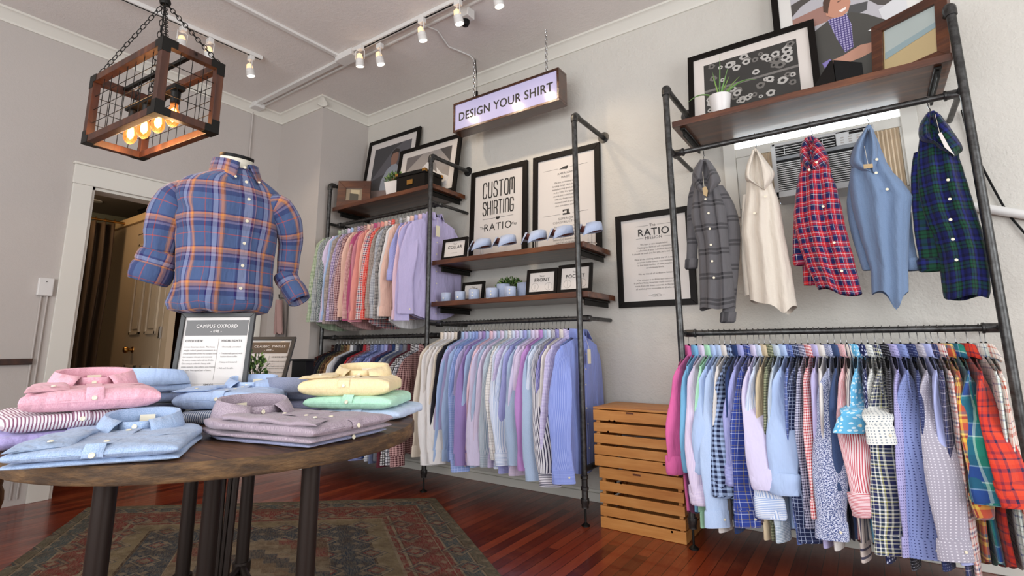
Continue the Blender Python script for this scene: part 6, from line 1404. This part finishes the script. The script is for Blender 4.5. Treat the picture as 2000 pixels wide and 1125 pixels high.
# ------------------------------------------------------------------ folded shirts on the table
def folded(label, hc, ang, z0, W, L, T, mat, seed, collar=True, sleeve=True, pocket=True, cs=1.0, crz=0, grp='folded shirts on the round table', lining=None, cx_=0, gap=.35, two=False):
    r = random.Random(seed); ph = r.uniform(0, 6)
    t = thing('folded_shirt', label, 'shirt', (hc[0], hc[1], z0), (0, 0, radians(ang)), grp)
    def wd(v): return (W / 2) * (1 - .30 * max(0, (v - .70) / .30) ** 1.6)
    def ht(x, v, T_): e = 1 - abs(x / (W / 2)) ** 6 * .25; return T_ * e * (1 - .18 * (v > .9) * (v - .9) * 10) + .0035 * sin(9 * v + ph) * sin(7 * x / W + ph) + .002 * sin(23 * v + 14 * x / W + ph)
    def slab(za, T_, nm, ww=1.0, dy=0, sag=0):
        ny, nx = 22, 30; rows = []; uv = []
        ev = [0, .004, .012, .03, .06] + [.06 + .92 * (i + 1) / (ny - 4) for i in range(ny - 5)] + [.99, 1.0]
        for i, v in enumerate(ev):
            end = sqrt(max(0, 1 - (1 - min(v / .06, 1)) ** 2)) if v < .06 else (sqrt(max(0, 1 - (1 - min((1 - v) / .05, 1)) ** 2)) if v > .95 else 1); end = max(end, .12)
            row = []; u = []
            for k in range(nx):
                q = 2 * pi * k / nx; c_, s_ = cos(q), sin(q); x = wd(v) * ww * (abs(c_) ** .28) * (1 if c_ > 0 else -1) + .0035 * sin(7 * v + ph) * c_
                hh = ht(x, v, T_) / 2; row.append(Vector((x, v * L + dy + .003 * sin(5 * x / W + ph), za + T_ / 2 + hh * end * (abs(s_) ** .34) * (1 if s_ > 0 else -1)))); u.append((x if s_ >= -.01 else x + .3, v * L + (0 if s_ > 0 else .04)))
            rows.append(row); uv.append(u + [u[0]])
        mb = MB(); mb.grid(rows, uv, True, flip=True); mb.add(rows[0], [tuple(range(nx))]); mb.add(rows[-1], [tuple(range(nx))[::-1]]); return mb.build(nm, mat, t, ang=65)
    if two: slab(0, T * .36, 'back_fold', 1.0, .004); slab(T * .30, T * .70, 'shirt_front', .99, 0); zb_, Tt = T * .30, T * .70
    else: slab(0, T, 'shirt_front', 1.0, 0); zb_, Tt = 0, T
    top = lambda x, y: zb_ + ht(x, max(0, y / L), Tt)
    # placket over the hem fold and up the front
    g = []; u = []
    prof = [(-.0025, T * .5), (-.003, T * .68), (.002, T * .9)] + [(.012 + (L * .84 - .012) * i / 14, None) for i in range(15)]
    for y, z in prof:
        zz = top(0, y) + .0012 if z is None else z
        g.append([Vector((cx_ + x, y, zz - (.0015 if abs(x) > .017 else 0))) for x in (-.0185, -.017, .017, .0185)]); u.append([(x + .1, y) for x in (-.0185, -.017, .017, .0185)])
    MB().grid(g, u, flip=False).build('button_placket', mat, t, ang=30)
    mb = MB(); button(mb, (cx_, -.004, T * .62), (0, -1, .2), .006); mb.build('button', M_BTN, t)
    for y in (.20, .40, .58): mb = MB(); button(mb, (cx_, L * y, top(0, L * y) + .0014), (0, 0, 1), .006); mb.build('button', M_BTN, t)
    if pocket:
        x0_, x1_, y0_, y1_ = W * .13, W * .40, L * .34, L * .66; g = []; 
        for i in range(7):
            y = lerp(y0_, y1_, i / 6); g.append([Vector((x, y, top(x, y) + (.0013 if 0 < k < 7 and 0 < i < 6 else -.001))) for k, x in enumerate([lerp(x0_, x1_, j / 7) for j in range(8)])])
        MB().grid(g, [[(p.x, p.y) for p in q] for q in g]).build('chest_pocket', mat, t, ang=30)
    if sleeve:
        ny, nx = 12, 20; rows = []; uv = []
        for i in range(ny):
            v = i / (ny - 1); y = lerp(L * .06, L * .80, v); end = max(.15, sqrt(max(0, 1 - (1 - min(v / .06, 1)) ** 2))); xc = lerp(-W * .33, -W * .36, v); hw = lerp(W * .155, W * .10, v)
            rows.append([Vector((xc + hw * (abs(cos(q)) ** .4) * (1 if cos(q) > 0 else -1), y + .03 * cos(q), top(xc, y) + .0045 + .0065 * end * (abs(sin(q)) ** .6) * (1 if sin(q) > 0 else -1))) for q in [2 * pi * k / nx for k in range(nx)]]); uv.append([(k * .012, v * L) for k in range(nx + 1)])
        mb = MB(); mb.grid(rows, uv, True, flip=True); mb.add(rows[0], [tuple(range(nx))]); mb.add(rows[-1], [tuple(range(nx))[::-1]]); s_ = mb.build('folded_sleeve', mat, t, ang=60)
        mb = MB(); button(mb, (-W * .30, L * .13, top(-W * .3, L * .13) + .0112), (0, 0, 1), .0055); mb.build('button', M_BTN, s_)
    if collar:
        yc = L * .86; zc2 = T * .86; mb = MB(); pts = 40; rx, ry = .066 * cs, .052 * cs; s0 = []; s1 = []; s2 = []; s3 = []; us = []; M_ = Matrix.Rotation(radians(crz), 3, 'Z')
        for k in range(pts + 1):
            a = -pi / 2 + gap + (2 * pi - 2 * gap) * k / pts; e = abs(k / pts - .5) * 2; x, y = cos(a), sin(a); e4 = e ** 3.2; up = .040 * cs * (1 - .45 * e ** 2)
            s0.append(M_ @ Vector((rx * x, ry * y, 0))); s1.append(M_ @ Vector((rx * 1.03 * x, ry * 1.03 * y + .004, up))); s2.append(M_ @ Vector((rx * 1.13 * x, ry * 1.12 * y + .004, up + .0025)))
            s3.append(M_ @ Vector((rx * 1.32 * x + .014 * e4 * (1 if x > 0 else -1), ry * 1.25 * y - .030 * e4, .002 - .004 * e4))); us.append(k * .011)
        for q in (s0, s1, s2, s3):
            for p in q: p += Vector((cx_, yc, zc2))
        mid = [(a + b) / 2 + Vector((0, 0, .004)) for a, b in zip(s2, s3)]
        mb.grid([s0, s1, s2, mid, s3], [[(u_, h) for u_ in us] for h in (0, .04, .043, .065, .09)]); c_ = mb.build('collar', mat, t, ang=60, solid=.0018)
        for k in (0, pts): mb = MB(); q = s3[k]; button(mb, q + Vector((-.005 * (1 if q.x > cx_ else -1), .010, .0035)), (0, -.3, 1), .0052); mb.build('button', M_BTN, c_)
        # neck band front with top button
        g = [[M_ @ Vector((x * cs, -ry * (1.02 - (x / .05) ** 2 * .25), h)) + Vector((cx_, yc, zc2)) for x in (-.032, -.015, 0, .015, .032)] for h in (0, .022 * cs)]
        MB().grid(g, [[(k * .01, h) for k in range(5)] for h in (0, .02)]).build('neck_band', mat, t, solid=.0015)
        mb = MB(); button(mb, M_ @ Vector((0, -ry * 1.04, .012)) + Vector((cx_, yc, zc2)), (0, -1, .2), .006); mb.build('button', M_BTN, t)
        MB().box((cx_, yc + ry * .75, zc2 + .02), (.035, .0015, .02)).build('neck_label', M_BTN, t, False)
    return t
def hemc(L_, ang, W): a = radians(ang); return (L_[0] + cos(a) * W / 2, L_[1] + sin(a) * W / 2)
FO = {'lavs': fabric('oxford', 'a79bd0', 'b8addc'), 'pinkox': fabric('oxford', 'dba0b0', 'eab8c4'), 'rst': fabric('stripe', 'e4e0e4', '8a5a72', .0068, .42), 'cham': fabric('oxford', '8fa6c6', 'adbfda'), 'lb': fabric('oxford', 'a9c0e6', 'bdd0ee'),
      'bst': fabric('stripe', 'dfe5ee', '50698f', .0068, .42), 'yel': fabric('oxford', 'ecd2a0', 'f2dfb4'), 'grn': fabric('oxford', 'aadcc0', 'bfe8d0'), 'lb2': fabric('oxford', 'b9cbe6', 'cbd9ef'), 'mau': fabric('oxford', '8f7f8c', 'b5a6ae'), 'per': fabric('oxford', '8c8fae', 'a2a4c0'), 'dk': fabric('plain', '2a2c3c'), 'slb': fabric('oxford', '6c7896', '8490ac'), 'gry': fabric('oxford', '7f8498', '9498ac'), 'lv': fabric('oxford', 'a89cc4', 'b8aed0')}
z1 = TZ + .001
folded('lavender folded shirt at the bottom of the left pile, under a striped one', hemc((-1.68, .35), 92, .29), 92, z1, .29, .34, .038, FO['lavs'], 1, collar=False, sleeve=False)
folded('red and white striped folded shirt between pink and lavender ones', hemc((-1.69, .355), 84, .29), 84, z1 + .039, .29, .36, .038, FO['rst'], 2, collar=False, sleeve=False)
folded('pink oxford folded shirt with button-down collar, top of left pile', hemc((-1.70, .37), 74, .30), 74, z1 + .080, .28, .38, .054, FO['pinkox'], 3, cs=1.25)
folded('grey-blue chambray folded shirt lying at the front left table edge', hemc((-1.42, .30), 54.8, .30), 54.8, z1, .30, .36, .038, FO['cham'], 4, cs=1.1, two=True)
folded('blue and white striped folded shirt under the light blue one', hemc((-1.82, .77), 36, .28), 36, z1, .28, .32, .042, FO['bst'], 5, collar=False, sleeve=False)
folded('light blue oxford folded shirt in front of the CAMPUS OXFORD sign', hemc((-1.835, .765), 40, .28), 40, z1 + .044, .28, .33, .054, FO['lb'], 6, cs=1.1)
folded('pale blue folded shirt at the bottom of the yellow and green pile', hemc((-1.555, 1.09), 24, .30), 24, z1, .30, .30, .034, FO['lb2'], 7, collar=False, sleeve=False)
folded('mint green folded shirt between yellow and pale blue ones', hemc((-1.56, 1.055), 28, .295), 28, z1 + .035, .295, .30, .042, FO['grn'], 8, collar=False, sleeve=False)
folded('pale yellow folded shirt with tall collar on top of right pile', hemc((-1.57, 1.035), 36, .30), 36, z1 + .078, .30, .29, .056, FO['yel'], 9, cs=1.22)
folded('dusty periwinkle folded shirt mostly hidden under the mauve one', hemc((-1.11, .775), 101, .29), 101, z1, .29, .41, .012, FO['per'], 10, collar=False, sleeve=False, pocket=False)
folded('mauve chambray folded shirt with upright collar at table front right', hemc((-1.085, .765), 101, .30), 101, z1 + .0125, .30, .44, .042, FO['mau'], 11, cs=1.25, crz=-18, two=True)
# shirts at the back of the table, turned the other way
p = dep(272, 730, 1.95)
folded('dark folded shirt at the bottom of the pile behind the pink one', (p.x - .02, p.y + .26), 200, z1, .28, .30, .042, FO['dk'], 12, collar=False, sleeve=False)
folded('slate blue folded shirt in pile behind the pink shirt', (p.x - .02, p.y + .26), 203, z1 + .043, .27, .30, .034, FO['slb'], 13, collar=False, sleeve=False)
folded('smooth blue folded shirt seen from behind its collar, back left pile', (p.x - .02, p.y + .24), 205, z1 + .078, .26, .29, .034, FO['lb'], 14, cs=1.45)
p = dep(600, 745, 1.98)
folded('grey-blue folded shirt at back of table behind the yellow pile', (p.x - .10, p.y + .13), 215, z1, .26, .27, .044, FO['per'], 15, collar=False, sleeve=False)
folded('slate folded shirt turned away, curved collar behind the yellow pile', (p.x - .12, p.y + .13), 213, z1 + .045, .25, .26, .036, FO['gry'], 16, cs=1.3, sleeve=False)

# ------------------------------------------------------------------ framed cards on the table
def card(label, tl, tr, bl, depth, W, H, lean, title, num, title2=None, detail=True):
    a = dep(bl[0], bl[1], depth); b = dep(tr[0], tr[1], depth); rz = math.degrees(atan2(RT.y, RT.x))
    t = frame('framed_info_card', label, 'sign', (a.x, a.y, TZ + .001), W, H, .017, .014, rz, lean, mat=new_mat('charcoal_frame', '3a3a39', .5), stand=True)
    d = .014
    fpoly(t, [(.024, H - .088), (W - .024, H - .088), (W - .024, H - .028), (.024, H - .028)], new_mat('card_header', '3e3834', .3, coat=.2), 'header_band', .0006, d)
    wh = M_PAPER
    def tx(s, x, z, sz, m=M_GREY, bold=0, al='CENTER', sp=1.0): text('lettering', s, (x, d * .55 - .0012, z), (1, 0, 0), (0, 0, 1), sz, m, t, 1, al, sp, bold)
    tx(title, W / 2, H - .057, .0175, wh, .035, sp=1.15); tx(num, W / 2, H - .076, .0145, wh, .03, sp=1.1)
    MB().bx((.028 + (W - .056) * .56, d * .55 - .0012, .12), (.0288 + (W - .056) * .56, d * .55 - .0004, H - .10)).build('printed_rule', M_GREYL, t, False)
    MB().bx((.024, d * .55 - .0012, .105), (W - .024, d * .55 - .0004, .1058)).build('printed_rule', M_GREYL, t, False)
    tx('OVERVIEW', .030, H - .112, .0115, M_INK, .01, 'LEFT', 1.25); tx('HIGHLIGHTS', .04 + (W - .056) * .56, H - .112, .0115, M_INK, .01, 'LEFT', 1.25); tx('SPECS', W / 2, .098, .0115, M_INK, .01, sp=1.25)
    for k, s in enumerate(['A true American classic. The heavy', 'weight oxford gained prominence as a', 'crucial element of the Ivy campus look', 'but remains relevant and essential', 'for every master-tailored wardrobe.', 'Our campus oxford is heavy with', 'ample texture, that softens and relaxes', 'over time, like a good pair of jeans.']): tx(s, .030, H - .134 - k * .0125, .0082, M_GREY, 0, 'LEFT')
    for k, s in ((0, '- Chemically unwashed'), (2, '- Traditionally paired with'), (2.9, '  button-down collar'), (4.6, '- Heavy and textured'), (6.4, '- Soft and durable')): tx(s, .04 + (W - .056) * .56, H - .134 - k * .0125, .0082, M_GREY, 0, 'LEFT')
    return t
card('charcoal-framed card headed CAMPUS OXFORD in front of the mannequin', (348, 625), (502, 628), (322, 790), 1.90, .288, .375, 6, 'CAMPUS OXFORD', '- 098 -')
card('smaller framed card leaning behind the CAMPUS OXFORD one', (425, 645), (560, 650), (446, 745), 2.28, .225, .335, 30, 'CLASSIC TWILLS', '- 098 -').rotation_euler[2] += radians(4)
p = dep(497, 735, 2.10)
def dark_pot(t): MB().lathe([(.001, 0), (.03, 0), (.04, .07), (.036, .07), (.034, .06), (.001, .06)], (0, 0, 0), 18).build('pot', M_BLACKP, t)
bushplant('small leafy plant between the two framed cards on the table', (p.x, p.y, TZ + .001), dark_pot, (0, 0, .10), .045, .13, 160, 8, lw=.012, ll=.022)
p = dep(592, 722, 2.38)
t = thing('card_holder', 'small black box standing behind the leaning framed card', 'box', (p.x, p.y, TZ + .001), (0, 0, radians(20)))
zt_ = dep(590, 700, 2.38).z - TZ
MB().bx((-.04, -.03, 0), (.035, .03, zt_ - .012)).build('box_body', M_BLACKP, t, False, bevel=.002); MB().prism([(-.045, -.035), (.075, -.035), (.04, .035), (-.045, .035)], (0, 0, zt_ - .012), (1, 0, 0), (0, 1, 0), .008).build('box_flap', M_BLACKP, t, False)
